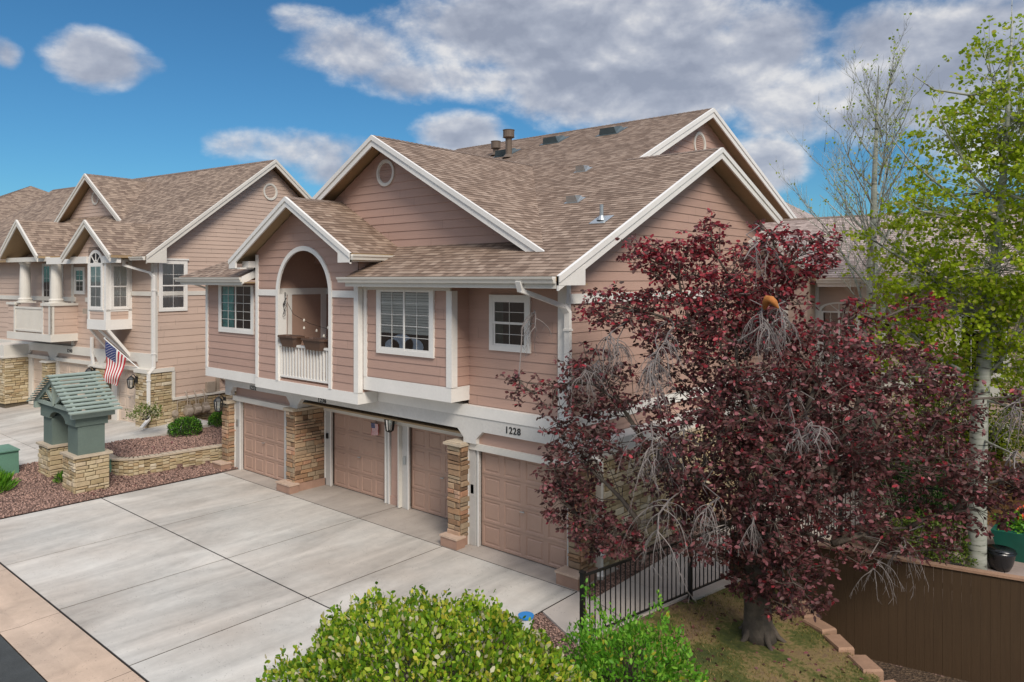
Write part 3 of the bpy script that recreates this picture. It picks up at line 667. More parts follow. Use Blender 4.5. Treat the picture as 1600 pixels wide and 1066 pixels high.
# rake boards
RK = MB()
rake(None, [(-8.2, 10.87, 5.97), (-8.2, ys2, z1), (-8.2, 21.9, z1-.38*4.09)], .27, out=(1, 0, 0), M=RK)
rake(None, [(-10.6, 17.85, ZF(17.85)), (-10.6, 22.4, zr), (-10.6, 30.5, zr-.41*8.1)], .29, out=(1, 0, 0), M=RK)
rake(None, [(-8.8, 12.0, bz-bs*6.1), (-14.9, 12.0, bz), (-20.35, 12.0, bz-bs*5.45)], .27, M=RK)
rake(None, [(-14.15, 10.75, 8.04-.56*2.7), (-16.85, 10.75, 8.04), (-19.7, 10.75, 8.04-.56*2.85)], .25, M=RK)
RK.prism([(-8.2, 10.87, 5.80), (-8.2, 11.72, 5.80), (-8.2, 11.72, 6.2), (-8.2, 10.87, 5.86)], (.05, 0, 0)); pass
for xa, xb, zz in ((-14.62, -14.15, 6.53), (-19.7, -19.35, 6.44)):
    RK.prism([(xa, 10.75, zz-.22), (xb, 10.75, zz-.22), (xb, 10.75, zz-.02), (xa, 10.75, zz+(.2 if xa > -15 else -.02)), ], (0, -.05, 0))
RK.box(-19.7, -19.2, 10.76, 11.18, 6.2, 6.24); RK.box(-19.42, -19.08, 10.95, 11.19, 6.24, 6.42)
RK.prism([(-19.28, 10.85, 5.98), (-19.28, 12.2, 6.62), (-19.28, 12.2, 6.40), (-19.28, 10.85, 5.78)], (.05, 0, 0))
RK.build('rake_board', 'trim', roof)
# eave soffit + fascia
E = MB(); E.box(-14.46, -8.22, 10.9, 11.9, 5.80, 5.83); E.box(-22.7, -19.1, 10.9, 11.4, 5.80, 5.83); E.box(-14.42, -14.1, 10.8, 12.4, 6.36, 6.39); E.build('soffit', 'soffit', H1)
E = MB(); E.box(-14.55, -8.22, 10.87, 10.9, 5.74, 5.93); E.box(-23.0, -19.3, 10.87, 10.9, 5.74, 5.93); E.box(-14.46, -11.4, 11.28, 11.33, 5.66, 5.80)
E.box(-14.2, -14.17, 10.75, 12.3, 6.33, 6.48); E.build('fascia', 'trim_w', H1)
gutter(H1, (-14.75, 10.87, 5.965), (-8.22, 10.87, 5.965), (0, -1, 0)); gutter(H1, (-23.2, 10.87, 5.965), (-19.25, 10.87, 5.965), (0, -1, 0)); gutter(H1, (-14.15, 10.72, 6.50), (-14.15, 12.3, 6.50), (1, 0, 0))
gable_vent(H1, FG, -14.98, 8.68, .35); gable_vent(H1, G2, 22.28, 10.3, .42)
# trims, belts and bands
T = MB()
T.box(-22.37, -19.085, 11.37, 11.86, 2.89, 3.17); T.box(-19.10, -14.45, 11.17, 11.86, 2.87, 3.15); T.box(-14.44, -11.40, 11.32, 11.9, 3.23, 3.55)
T.build('floor_band', 'trim', H1)
T = MB(); T.box(-14.44, -8.73, 11.78, 11.98, 2.885, 3.13); T.box(-8.76, -8.72, 11.98, 22, 2.885, 3.13); T.box(-8.752, -8.70, 11.98, 22.2, 5.42, 5.62); T.build('belt_board', 'trim', H1)
T = MB()
def vt(F, a, b, z0, z1, n=.04): T.fb(F, a, b, z0, z1, .001, n)
vt(front(11.4), -22.35, -22.22, 3.17, 5.80); vt(front(11.4), -19.22, -19.09, 3.17, 5.80)
vt(FC, -19.08, -18.95, 3.15, 6.6); vt(FC, -14.60, -14.47, 3.15, 5.98); vt(side(-14.47), 11.16, 11.3, 3.15, 5.98)
vt(FC, cx-cr-.12, cx-cr, 3.15, 5.52, .05); vt(FC, cx+cr, cx+cr+.12, 3.15, 5.52, .05); ring(T, FC, cx, 5.52, cr, cr+.12, .0, .051, 0, 28, 0, math.pi)
vt(FC, -18.95, cx-cr-.12, 5.46, 5.63, .035); vt(FC, cx+cr+.12, -14.60, 5.46, 5.63, .035)
T.box(-18.05, cx-cr, 11.2, 11.42, 3.15, 5.5); T.box(cx+cr, -15.45, 11.2, 11.42, 3.15, 5.5)
vt(FB, -14.42, -14.30, 3.55, 5.66); vt(FB, -11.55, -11.42, 3.55, 5.66); vt(side(-11.42), 11.31, 11.49, 3.55, 5.66); 
vt(FA, -8.92, -8.75, 3.13, 5.80); vt(FS, 11.86, 12.02, 3.13, 5.80)
T.build('corner_trim', 'trim', H1)
T = MB(); lap(T, side(-11.42), [(11.86, 3.5), (11.9, 3.5), (11.9, 5.8), (11.86, 5.8)]); 
# windows
window(H1, front(11.4), -21.40, -19.63, 4.42, 5.74, 'slider', 2, 5, .11, curtain=(.05, .42, 'curtain'), top=False, label='slider window with teal curtain')
wr = window(H1, FB, -13.80, -12.05, 4.27, 5.66, 'slider', 2, 5, .11, blind=.68, top=False, label='slider window with half lowered blind and white bedding behind')
P = MB()
for k, (u, z, r) in enumerate(((-13.0, 4.42, .3), (-12.6, 4.38, .25), (-13.35, 4.36, .2))):
    pts = [FB.p(u+r*1.3*math.cos(a), z+max(-.14, r*.75*math.sin(a)), .036) for a in [2*math.pi*i/16 for i in range(16)]]; P.face(pts)
P.build('bedding', 'pillow', wr)
window(H1, FA, -10.66, -9.74, 4.49, 5.47, 'hung', 2, 2, .11, curtain=(.02, .3, 'curtaing'), head=False, label='small double hung window')
# garage level
BF = front(11.8); B = MB()
def strip(F, poly, n0, n1, mi=0):
    B.prism([F.p(u, z, n0) for u, z in poly], F.N*(n1-n0), mi)
strip(BF, [(-21.95, 2.58), (-8.32, 2.58), (-8.32, 2.885), (-21.95, 2.885)], -.14, 0)
for a, b in ((-21.95, -21.62), (-18.35, -17.97), (-11.5, -11.12), (-8.52, -8.32)):
    strip(BF, [(a, 2.29), (b, 2.29), (b, 2.58), (a, 2.58)], -.14, 0)
for x, s in ((-21.62, 1), (-18.35, -1), (-17.97, 1), (-11.5, -1), (-11.12, 1), (-8.52, -1)):
    strip(BF, [(x, 2.40), (x+s*.19, 2.58), (x, 2.58)], -.14, -.001)
B.box(-18.345, -17.975, 11.945, 12.72, 2.30, 2.87); B.box(-8.70, -8.29, 11.95, 22, 2.3, 2.60)
B.build('beam', 'beam', H1)
B = MB(); B.box(-17.97, -11.5, 11.94, 12.75, 2.42, 2.46); B.box(-14.43, -11.45, 11.36, 11.78, 3.24, 3.26); B.build('soffit', 'soffit', H1)
B = MB(); lap(B, front(12.0), [(-21.62, 2.24), (-18.3, 2.24), (-18.3, 2.7), (-21.62, 2.7)], exp=.6, z0=2.0); lap(B, front(12.0), [(-11.15, 2.24), (-8.5, 2.24), (-8.5, 2.7), (-11.15, 2.7)], exp=.6, z0=2.0)
B.box(-15.02, -14.62, 12.70, 12.78, .22, 2.14); B.box(-17.93, -11.5, 12.76, 12.9, 2.1, 2.45); B.box(-15.06, -14.60, 12.68, 12.78, 0, .22)
B.build('garage_wall', 'siding', H1)
T = MB(); F0 = front(12.0); F1 = front(12.75)
T.box(-21.60, -18.34, 11.86, 11.99, 2.14, 2.285); T.box(-11.46, -8.36, 11.86, 11.99, 2.14, 2.285)
T.box(-17.93, -11.86, 12.63, 12.74, 2.14, 2.26); T.box(-17.93, -11.86, 12.60, 12.74, 2.26, 2.33)
T.box(-14.60, -14.55, 12.55, 12.74, 0.02, 2.14)
T.build('header_trim', 'trim_w', H1)
T = MB()
for a, b in ((-21.57, -21.22), (-18.84, -18.74), (-8.74, -8.62)): T.box(a, b, 11.93, 12.0, .005, 2.14)
T.box(-11.44, -11.24, 11.90, 12.0, .005, 2.14); T.box(-11.24, -11.15, 11.94, 12.0, .005, 2.14)
for a, b in ((-17.9, -17.62), (-15.22, -15.04), (-14.55, -14.32), (-11.98, -11.9)): T.box(a, b, 12.66, 12.74, .005, 2.14)
T.build('door_jamb', 'jamb', H1)
T = MB()
for x, y in ((-21.25, 11.92), (-21.56, 11.92), (-11.43, 11.89), (-11.16, 11.93)): T.box(x-.02, x+.02, y-.02, y+.0, .005, 2.14)
for x in (-17.88, -17.6, -15.2, -15.06, -14.30): T.box(x-.02, x+.02, 12.64, 12.66, .005, 2.14)
T.build('jamb_edge', 'trim', H1)
T = MB(); 
for x, z in ((-21.42, 1.45), (-11.33, 1.25)): T.box(x-.045, x+.045, 11.90, 11.925, z-.1, z+.1)
T.box(-14.48, -14.39, 12.63, 12.655, 1.15, 1.35); T.build('keypad', 'galv', H1)
T = MB(); T.box(-17.81, -17.72, 12.63, 12.655, 1.35, 1.5); T.box(-16.2, -16.0, 12.56, 12.6, 2.28, 2.35); T.build('door_sensor', 'black', H1)
garage_door(H1, F0, -21.22, -18.84, .02, 2.14, label='leftmost garage door, under number 1232', n=-.02)
garage_door(H1, F1, -17.62, -15.22, .02, 2.14, label='garage door with a small flag hung on it', n=-.03); garage_door(H1, F1, -14.32, -11.98, .02, 2.14, label='recessed garage door beside the lantern', n=-.03)
garage_door(H1, F0, -11.15, -8.74, .02, 2.14, label='rightmost garage door, largest in view', n=-.02)
pillar(H1, -21.95, -21.6, 11.72, 12.1, .1, 2.05, seed=3); pillar(H1, -18.33, -17.95, 11.7, 12.74, .2, 2.22, seed=9, cap=False)
pillar(H1, -11.83, -11.46, 11.66, 12.74, .2, 2.22, seed=20); pillar(H1, -8.56, -8.28, 11.74, 12.2, .2, 2.2, seed=31, cap=False)
W = MB(); stones(W, side(-8.3), 12.2, 21.5, .0, 2.25, 0, seed=44); W.box(-8.8, -8.33, 12.2, 21.5, 0, 2.25, 1); W.build('stone_wall', ['stone2', 'mortar'], H1)
T = MB(); T.box(-18.42, -17.93, 11.62, 11.80, 2.22, 2.29); T.box(-17.99, -17.90, 11.8, 12.74, 2.22, 2.29); T.box(-8.64, -8.24, 11.68, 12.2, 2.2, 2.26); T.box(-8.76, -8.22, 12.2, 21.5, 2.25, 2.31); T.build('stone_cap', 'cap', H1)
for x0, x1, y0, y1, zz in ((-22.0, -21.5, 11.42, 11.74, .2), (-18.45, -17.80, 11.44, 11.72, .21), (-11.86, -11.36, 11.44, 11.7, .21), (-8.66, -8.14, 11.46, 11.76, .22)):
    M = MB(); M.box(x0, x1, y0, y1, 0, zz); M.box(x0+.01, x1-.08, y1, 12.0, 0, zz)
    if x0 < -18 and x0 > -20: M.box(-18.2, -17.86, y1, 12.74, 0, zz-.01)
    if x0 > -9: M.box(-8.5, -8.18, y1, 12.2, 0, zz-.01)
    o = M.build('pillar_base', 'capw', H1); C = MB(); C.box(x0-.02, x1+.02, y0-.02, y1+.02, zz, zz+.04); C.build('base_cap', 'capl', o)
text(H1, '1232', BF, -20.5, 2.592, .175, .004); text(H1, '1236', BF, -17.0, 2.592, .175, .004); text(H1, '1228', BF, -10.27, 2.66, .2, .004)
lantern(H1, front(11.70), -21.78, 2.02); lantern(H1, front(12.70), -14.83, 2.17)
gx = -8.62
downspout(H1, [(-9.05, 10.80, 5.86), (-9.05, 10.86, 5.70), (-8.68, 11.72, 5.38), (-8.64, 11.82, 5.25), (-8.64, 11.82, 3.0), (-8.64, 11.82, 2.62), (-8.2, 12.28, 2.25), (-8.2, 12.28, .12), (-8.1, 12.15, .05)], .125, .085)
downspout(H1, [(-22.9, 10.95, 5.86), (-22.6, 11.25, 5.72), (-22.45, 11.5, 5.6), (-22.45, 11.5, 3.2)], .08, .06)
# balcony railing
RL = MB(); RL.box(-17.92, -15.61, 11.19, 11.29, 4.10, 4.16); RL.box(-17.92, -15.61, 11.21, 11.27, 3.26, 3.31); x = -17.86
while x < -15.62: RL.box(x-.024, x+.024, 11.215, 11.265, 3.31, 4.10); x += .138
RL.build('balcony_railing', 'trim', H1)
# roof vents (parts of the house, each stands on the slope)
def roofcap(x, y, big=True, m_='vent'):
    z = ZF(y); M = MB(); s = .55 if big else .27; h = .24 if big else .19; n = Vector((0, -.429, .903)); e = Vector((1, 0, 0)); u = Vector((0, .903, .429)); o = Vector((x, y, z+.012))
    q = [o+e*a*s*.62+u*b*s*.5 for a, b in ((-1, -1), (1, -1), (1, 1), (-1, 1))]; t = [o+e*a*s*.5+u*b*s*.42+n*h*(.9 if b < 0 else .45) for a, b in ((-1, -1), (1, -1), (1, 1), (-1, 1))]
    M.hexa([p+n*.01 for p in q]+t); q2 = [o+e*a*s*.8+u*b*s*.7 for a, b in ((-1, -1), (1, -1), (1, 1), (-1, 1))]; M.hexa([p-n*.01 for p in q2]+[p+n*.008 for p in q2])
    M.build('roof_vent', m_, H1)
roofcap(-16.1, 21.2); roofcap(-13.7, 21.25); roofcap(-17.7, 20.4); roofcap(-12.08, 17.25, False, 'galv'); roofcap(-10.61, 14.8, False, 'galv')
def flue(x, y, h, r, hat=True, m_='pipe'):
    z = ZF(y); M = MB(); M.tube([(x, y, z-.1), (x, y, z+h)], r, 14)
    M.tube([(x, y, z-.03), (x, y, z+.10)], [r*2.1, r*1.05], 14)
    if hat: M.tube([(x, y, z+h), (x, y, z+h+.04), (x, y, z+h+.05), (x, y, z+h+.26), (x, y, z+h+.30)], [r*1.1, r*1.9, r*1.75, r*1.75, r*1.9], 16)
    M.build('flue_pipe', m_, H1)
flue(-17.15, 19.9, .66, .115); flue(-18.3, 20.5, .2, .10); 
M = MB(); z = ZF(13.45); M.tube([(-8.93, 13.45, z-.05), (-8.93, 13.45, z+.34)], .045, 10)
M.tube([(-8.93, 13.45, z+.0), (-8.93, 13.45, z+.10)], [.11, .055], 12); M.hexa([(-9.13, 13.25, ZF(13.25)+.012), (-8.73, 13.25, ZF(13.25)+.012), (-8.73, 13.65, ZF(13.65)+.012), (-9.13, 13.65, ZF(13.65)+.012), (-9.13, 13.25, ZF(13.25)+.02), (-8.73, 13.25, ZF(13.25)+.02), (-8.73, 13.65, ZF(13.65)+.02), (-9.13, 13.65, ZF(13.65)+.02)])
M.build('vent_pipe', 'galv', H1)

# ------------------------------------------------------------------ things on the main house
def planter(x0, x1, zt, label):
    t = thing('planter', label, 'planter', ((x0+x1)/2, 11.22, zt-.3), 'brown planters on the balcony rail')
    M = MB(); c = (x0+x1)/2; w_ = (x1-x0)/2; y = 11.24; L = []
    for (s, dy, z) in ((.72, .11, zt-.30), (.95, .16, zt-.05), (1.0, .19, zt-.05), (1.0, .19, zt), (.93, .165, zt), (.90, .15, zt-.06)):
        L.append([(c+s*w_*a, y+dy*b, z) for a, b in ((-.8, -1), (.8, -1), (1, -.6), (1, .6), (.8, 1), (-.8, 1), (-1, .6), (-1, -.6))])
    for A, B_ in zip(L, L[1:]):
        for k in range(8): M.face([A[k], A[(k+1) % 8], B_[(k+1) % 8], B_[k]])
    M.face(L[0][::-1]); M.build('tub', 'terra', t)
    S = MB(); S.face(L[-1]); S.build('soil', 'soil', t)
planter(-17.86, -16.98, 4.40, 'brown plastic planter on the balcony rail, nearer the coiled lights'); planter(-16.78, -15.75, 4.38, 'brown plastic planter on the balcony rail, nearer the gutter side window')
S = MB(); rr = random.Random(4)
c1 = [(-17.85+.05*math.cos(a*1.7), 11.32+.03*math.sin(a), 5.45-.012*k+.14*math.sin(a)) for k, a in enumerate([.5*i for i in range(40)])]
S.tube(c1, .008, 4); S.tube([(-17.80, 11.35, 5.3), (-17.7, 11.5, 4.95), (-17.4, 11.8, 4.7), (-17.0, 12.1, 4.55), (-16.6, 12.0, 4.6), (-16.2, 11.7, 4.85), (-15.9, 11.45, 5.1), (-15.7, 11.3, 5.25)], .006, 4)
bl = MB()
for x, y, z in ((-17.5, 11.7, 4.78), (-17.2, 11.9, 4.5), (-17.35, 11.6, 4.58), (-16.4, 11.7, 4.62), (-16.3, 11.5, 4.42), (-16.0, 11.5, 4.68), (-15.68, 11.28, 5.16)):
    bl.tube([(x, y, z+.05), (x, y, z+.02), (x, y, z-.02), (x, y, z-.04)], [.008, .028, .030, .008], 8)
st = thing('string_lights', 'string of small white bulbs on dark wire hung inside the arched balcony', 'string lights', (-16.8, 11.6, 4.4)); S.build('wire', 'black', st); bl.build('bulb', 'bulb', st)
# flags
def flagmesh(par, o, du, dv, w_, h, fold=.03, nu=26, nv=13, taper=0):
    """13 stripes, canton and stars; du along the fly, dv down the hoist"""
    o = Vector(o); du = Vector(du).normalized(); dv = Vector(dv).normalized(); nn = du.cross(dv).normalized()
    def P(s, t, k=0): return o+du*w_*s*(1-.12*t)+dv*h*t*(1-taper*s)+nn*(fold*math.sin(s*9+t*2.5)*(.3+s)+k)+dv*(.05*h*s*math.sin(s*4))
    M = MB()
    for i in range(nu):
        for j in range(nv):
            a, b, c, d_ = i/nu, (i+1)/nu, j/nv, (j+1)/nv
            mi = 2 if (b <= .401 and d_ <= 7.01/13) else (0 if j % 2 == 0 else 1)
            M.face([P(a, c), P(b, c), P(b, d_), P(a, d_)], mi)
    for r_ in range(9):
        for q in range(6 if r_ % 2 == 0 else 5):
            s = (.4/12)*(1+2*q+(r_ % 2)); t = (7/13/10)*(1+r_)
            for sg in (.004, -.004):
                pts = []
                for k in range(10):
                    a = math.pi*k/5; rr_ = (.013 if k % 2 == 0 else .0055)*h*1.5
                    pts.append(P(s, t, sg)+du*rr_*math.sin(a)-dv*rr_*math.cos(a))
                M.face(pts, 1)
    return M.build('cloth', ['redc', 'whitec', 'bluec'], par)
t = thing('flag', 'large stars and stripes flag hanging from an angled pole by the corner lantern', 'flag', (-28.2, 11.6, 2.5))
P0 = Vector((-28.05, 11.85, 2.5)); P1 = Vector((-29.0, 10.9, 3.72)); M = MB(); M.tube([P0, P1], .018, 8); M.tube([P1, P1+Vector((0, 0, .05))], [.03, .03], 8)
M.bar(P0+Vector((0, .1, -.06)), P0+Vector((0, 0, .04)), .05, .1); M.build('pole', 'whitep', t)
pd = (P1-P0).normalized(); flagmesh(t, P1-pd*.05, (-.12, .03, -1), -pd, 1.6, 1.0, .06, taper=.45)
FLAGT = t
t = thing('small_flag', 'small stars and stripes cloth hung on the recessed tan garage door', 'flag', (-15.7, 12.7, 1.7))
flagmesh(t, (-15.86, 12.70, 2.03), (0.05, -.001, -1), (1, 0, 0), .34, .30, .006, 20, 13)
M = MB(); M.tube([(-15.87, 12.69, 2.04), (-15.55, 12.69, 2.04)], .006, 6); M.build('hanging_rod', 'black', t)

# ================================================================== LEFT TOWNHOUSE (rotated 7 degrees about its near corner)
H2 = thing('townhouse', 'pale sided townhouse with round topped bay window and columned balcony, left of the green arch', 'house', (-27.4, 12, .55))
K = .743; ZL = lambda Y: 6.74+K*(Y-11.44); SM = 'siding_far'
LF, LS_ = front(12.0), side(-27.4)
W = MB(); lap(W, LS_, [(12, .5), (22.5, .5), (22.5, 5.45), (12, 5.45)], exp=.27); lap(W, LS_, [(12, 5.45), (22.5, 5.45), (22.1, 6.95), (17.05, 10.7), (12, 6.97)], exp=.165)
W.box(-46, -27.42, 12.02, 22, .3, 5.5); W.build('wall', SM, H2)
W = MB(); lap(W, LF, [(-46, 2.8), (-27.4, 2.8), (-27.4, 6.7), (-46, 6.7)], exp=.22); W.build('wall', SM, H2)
RF = MB()
rp([(-46, 11.44, 6.74), (-27, 11.44, 6.74), (-27, 17.05, ZL(17.05)), (-46, 17.05, ZL(17.05))]); rp([(-46, 17.05, ZL(17.05)), (-27, 17.05, ZL(17.05)), (-27, 22.7, 6.74), (-46, 22.7, 6.74)])
az_, ax = 10.6, -35.66; vy2 = lambda x: 11.44+(az_-.745*abs(x-ax)-6.74)/K
for s in (1, -1):
    xe = ax+s*2.95; rp([(ax, 13.69, az_), (ax, vy2(ax), az_), (xe, max(13.70, vy2(xe)), az_-.745*2.95), (xe, 13.69, az_-.745*2.95)])
for gx_, gz, hw, sl_ in ((-29.66, 8.08, 1.72, .76), (-35.05, 8.32, 1.75, .85)):
    for s in (1, -1):
        xe = gx_+s*hw; zb = gz-sl_*hw; rp([(gx_, 10.7, gz), (gx_, 11.44+(gz-6.74)/K, gz), (xe, max(11.3, 11.44+(zb-6.74)/K), zb), (xe, 10.7, zb)])
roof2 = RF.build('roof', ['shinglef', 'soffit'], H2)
RC = MB(); zr2 = ZL(17.05); ridgecap(RC, (-27, 17.05, zr2), (-46, 17.05, zr2), dv(0, -1, -K), dv(0, 1, -K)); ridgecap(RC, (ax, 13.69, az_), (ax, vy2(ax), az_), dv(1, 0, -.745), dv(-1, 0, -.745))
RC.build('ridge_cap', 'ridge', roof2)
RK = MB()
rake(None, [(-27, 11.44, 6.74), (-27, 17.05, zr2), (-27, 22.7, 6.74)], .27, out=(1, 0, 0), M=RK); rake(None, [(ax+2.95, 13.69, az_-.745*2.95), (ax, 13.69, az_), (ax-2.95, 13.69, az_-.745*2.95)], .25, M=RK)
rake(None, [(-27.94, 10.7, 8.08-.76*1.72), (-29.66, 10.7, 8.08), (-31.38, 10.7, 8.08-.76*1.72)], .24, M=RK); rake(None, [(-33.3, 10.7, 8.32-.85*1.75), (-35.05, 10.7, 8.32), (-36.8, 10.7, 8.32-.85*1.75)], .24, M=RK)
RK.prism([(-27, 11.44, 6.5), (-27, 12.2, 6.5), (-27, 12.2, 7.05), (-27, 11.44, 6.6)], (.05, 0, 0)); RK.build('rake_board', 'trim_w', roof2)
W = MB(); lap(W, front(14.1), [(ax-2.5, 8.55), (ax+2.5, 8.55), (ax, 10.4)], exp=.165); W.build('gable_wall', SM, H2)
gable_vent(H2, front(14.1), ax+.08, 9.55, .3, sm=SM); gable_vent(H2, LS_, 17.1, 9.6, .36, sm=SM)
gutter(H2, (-33.2, 11.42, 6.72), (-31.5, 11.42, 6.72), (0, -1, 0)); gutter(H2, (-27.9, 11.42, 6.72), (-27.0, 11.42, 6.72), (0, -1, 0))
# bay with the round topped window
W = MB(); BX0, BX1, BY = -30.15, -28.9, 11.05
W.box(BX0+.01, BX1-.01, BY+.01, 12.0, 4.1, 6.7); lap(W, front(BY), [(BX0, 4.2), (BX1, 4.2), (BX1, 7.1), (BX0, 7.1)], .165); lap(W, front(BY), [(-31.0, 6.7), (-28.3, 6.7), (-29.66, 7.85)], .165); lap(W, side(BX1), [(BY, 4.2), (12, 4.2), (12, 6.7), (BY, 6.7)], .27)
W.build('bay_wall', SM, H2)
T = MB(); T.box(BX0-.04, BX1+.04, BY-.04, 12.0, 4.05, 4.42); T.box(BX1-.04, BX1+.03, BY-.0, 12.0, 6.55, 6.78); T.box(BX1-.12, BX1+.03, BY-.03, BY+.14, 4.4, 6.6); T.box(BX0-.02, BX0+.12, BY-.03, BY+.1, 4.4, 6.6)
T.box(BX1+.0, BX1+.03, 11.86, 12.0, 4.4, 6.6); T.box(BX0, BX1+.03, BY-.02, 12, 4.72, 4.8)
T.box(-33.2, -30.12, 10.95, 11.1, 6.50, 6.76); T.box(-29.02, -28.0, 10.95, 11.1, 6.50, 6.76)
for a, b in (((-28.9, 12.0, 2.95), (-28.9, 11.1, 4.05)), ((-30.1, 12, 2.95), (-30.1, 11.1, 4.05)), ((-28.9, 12.0, 2.95), (-29.5, 11.1, 4.05))): T.bar(a, b, .1, .1)
T.build('bay_trim', 'trim', H2)
W = MB(); W.prism([(-30.1, 11.98, 2.95), (-28.95, 11.98, 2.95), (-28.95, 11.12, 4.04), (-30.1, 11.12, 4.04)], (0, .02, .0)); W.build('bay_underside', SM, H2)
FBy = front(BY); wv = window(H2, FBy, -29.98, -29.15, 4.86, 6.42, 'hung', 2, 2, .09, curtain=(.0, 1., 'blindm'), label='round topped window'); 
M = MB(); ring(M, FBy, -29.565, 6.46, .42, .53, .02, .06, 0, 20, 0, math.pi); disc(M, FBy, -29.565, 6.46, .42, .03, 1, 20, 0, math.pi)
for a in (45, 90, 135): M.bar(FBy.p(-29.565, 6.46, .04), FBy.p(-29.565+.42*math.cos(R(a)), 6.46+.42*math.sin(R(a)), .04), .03, .02, 0, (0, 1, 0))
ring(M, FBy, -29.565, 6.46, .14, .17, .03, .045, 0, 12, 0, math.pi); M.build('arched_light', ['trim', 'dark'], wv)
window(H2, side(BX1), 11.25, 11.82, 4.86, 6.42, 'hung', 2, 2, .07, curtain=(0, 1, 'blindm'), label='window on the side of the bay')
window(H2, LS_, 12.24, 13.18, 4.82, 6.52, 'hung', 2, 2, .10, curtain=(0, 1, 'blindm'), head=True, label='blinded window on the gable side wall')
window(H2, LF, -33.0, -32.35, 5.4, 6.3, 'hung', 2, 2, .1, label='narrow window left of the bay', curtain=(0, 1, 'curtaing'))
for a in (-34.4, -35.4): window(H2, LF, a-.3, a+.3, 4.9, 6.5, 'single', 2, 3, .08, label='glazed balcony door')
# balcony
M = MB(); M.box(-36.6, -32.9, 11.0, 12.0, 3.42, 3.5, 0); lap(M, front(11.0), [(-33.6, 3.7), (-32.9, 3.7), (-32.9, 4.85), (-33.6, 4.85)], .27); lap(M, front(11.0), [(-36.6, 3.7), (-36.0, 3.7), (-36.0, 4.85), (-36.6, 4.85)], .27)
M.box(-33.6, -32.92, 11.02, 11.12, 3.5, 4.85); M.box(-36.6, -36, 11.02, 11.12, 3.5, 4.85); lap(M, side(-32.9), [(11.0, 3.7), (12, 3.7), (12, 4.85), (11.0, 4.85)], .27); M.box(-33.0, -32.905, 11.02, 12, 3.5, 4.85)
bal = M.build('balcony', SM, H2)
T = MB(); T.box(-36.65, -32.86, 10.96, 12.0, 3.42, 3.72); T.box(-36.65, -35.9, 10.93, 11.18, 4.85, 4.95); T.box(-33.65, -32.83, 10.93, 11.18, 4.85, 4.95); T.box(-33.05, -32.83, 11.18, 12.0, 4.85, 4.95)
T.box(-33.05, -32.87, 10.96, 11.02, 3.7, 4.85); T.box(-32.93, -32.87, 10.96, 11.1, 3.7, 4.85); T.box(-33.62, -33.52, 10.97, 11.02, 3.7, 4.85); T.box(-36.05, -35.95, 10.97, 11.02, 3.7, 4.85); T.build('balcony_trim', 'trim_w', bal)
T = MB(); T.box(-35.95, -33.62, 10.98, 11.05, 4.7, 4.78); T.box(-35.95, -33.62, 10.98, 11.05, 3.78, 3.85); x = -35.9
while x < -33.65: T.box(x-.03, x+.03, 11.0, 11.04, 3.85, 4.7); x += .1
T.build('balcony_railing', 'trim_w', bal)
for x in (-35.8, -33.15):
    M = MB(); M.tube([(x, 11.3, 4.93), (x, 11.3, 5.0), (x, 11.3, 5.01), (x, 11.3, 5.08), (x, 11.3, 5.14), (x, 11.3, 5.6), (x, 11.3, 6.52), (x, 11.3, 6.56), (x, 11.3, 6.62), (x, 11.3, 6.70)], [.30, .30, .25, .27, .21, .21, .18, .22, .22, .26], 18)
    M.box(x-.3, x+.3, 11.0, 11.6, 4.92, 4.97); M.build('column', 'trim_w', H2)
T = MB(); T.box(-36.7, -33.2, 10.95, 11.1, 6.62, 6.8); pass
T.box(-46, -33.0, 11.93, 12.0, 5.0, 5.18); T.box(-32.2, -30.2, 11.94, 12.0, 5.0, 5.18); T.box(-28.9, -27.36, 11.94, 11.99, 5.3, 5.46); T.box(-27.4, -27.36, 12.0, 22, 5.3, 5.46); T.box(-33.3, -33.15, 11.94, 12, 3.2, 6.6)
T.box(-27.55, -27.38, 11.95, 12.0, 2.9, 6.55); T.box(-27.41, -27.36, 11.95, 12.1, 2.9, 6.55)
T.build('belt_board', 'trim_w', H2)
M = MB(); lap(M, front(11.9), [(-36.5, 6.75), (-33.6, 6.75), (-35.05, 7.95)], .165); M.build('gable_wall', SM, H2)
# garage level of the left house
B = MB(); BL = front(11.9)
strip(BL, [(-44, 2.85), (-27.4, 2.85), (-27.4, 3.18), (-44, 3.18)], -.1, 0)
for a, b in ((-28.2, -27.4), (-31.1, -30.75), (-35.0, -34.5), (-44, -36.9)): strip(BL, [(a, 2.5), (b, 2.5), (b, 2.85), (a, 2.85)], -.1, 0)
for x, s in ((-28.2, -1), (-30.75, 1), (-31.1, -1), (-34.5, 1), (-35, -1), (-36.9, 1)): strip(BL, [(x, 2.62), (x+s*.2, 2.85), (x, 2.85)], -.1, -.001)
B.box(-30.75, -28.2, 11.85, 11.98, 2.52, 2.66); B.box(-34.5, -31.1, 11.85, 11.98, 2.52, 2.66); B.box(-36.9, -35, 11.85, 11.98, 2.52, 2.66); B.build('beam', 'trim_w', H2)
W = MB(); lap(W, front(11.99), [(-37, 2.5), (-27.5, 2.5), (-27.5, 2.9), (-37, 2.9)], .6); W.build('garage_wall', SM, H2)
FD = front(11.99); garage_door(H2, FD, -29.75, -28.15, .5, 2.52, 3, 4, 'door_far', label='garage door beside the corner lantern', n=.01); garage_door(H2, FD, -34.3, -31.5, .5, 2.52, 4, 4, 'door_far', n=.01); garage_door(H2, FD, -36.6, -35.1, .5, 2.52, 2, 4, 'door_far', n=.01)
T = MB()
for a, b in ((-30.15, -29.75), (-31.5, -31.3), (-34.5, -34.3), (-36.9, -36.6)): T.box(a, b, 11.90, 11.98, .5, 2.52)
T.build('door_jamb', 'trim_w', H2)
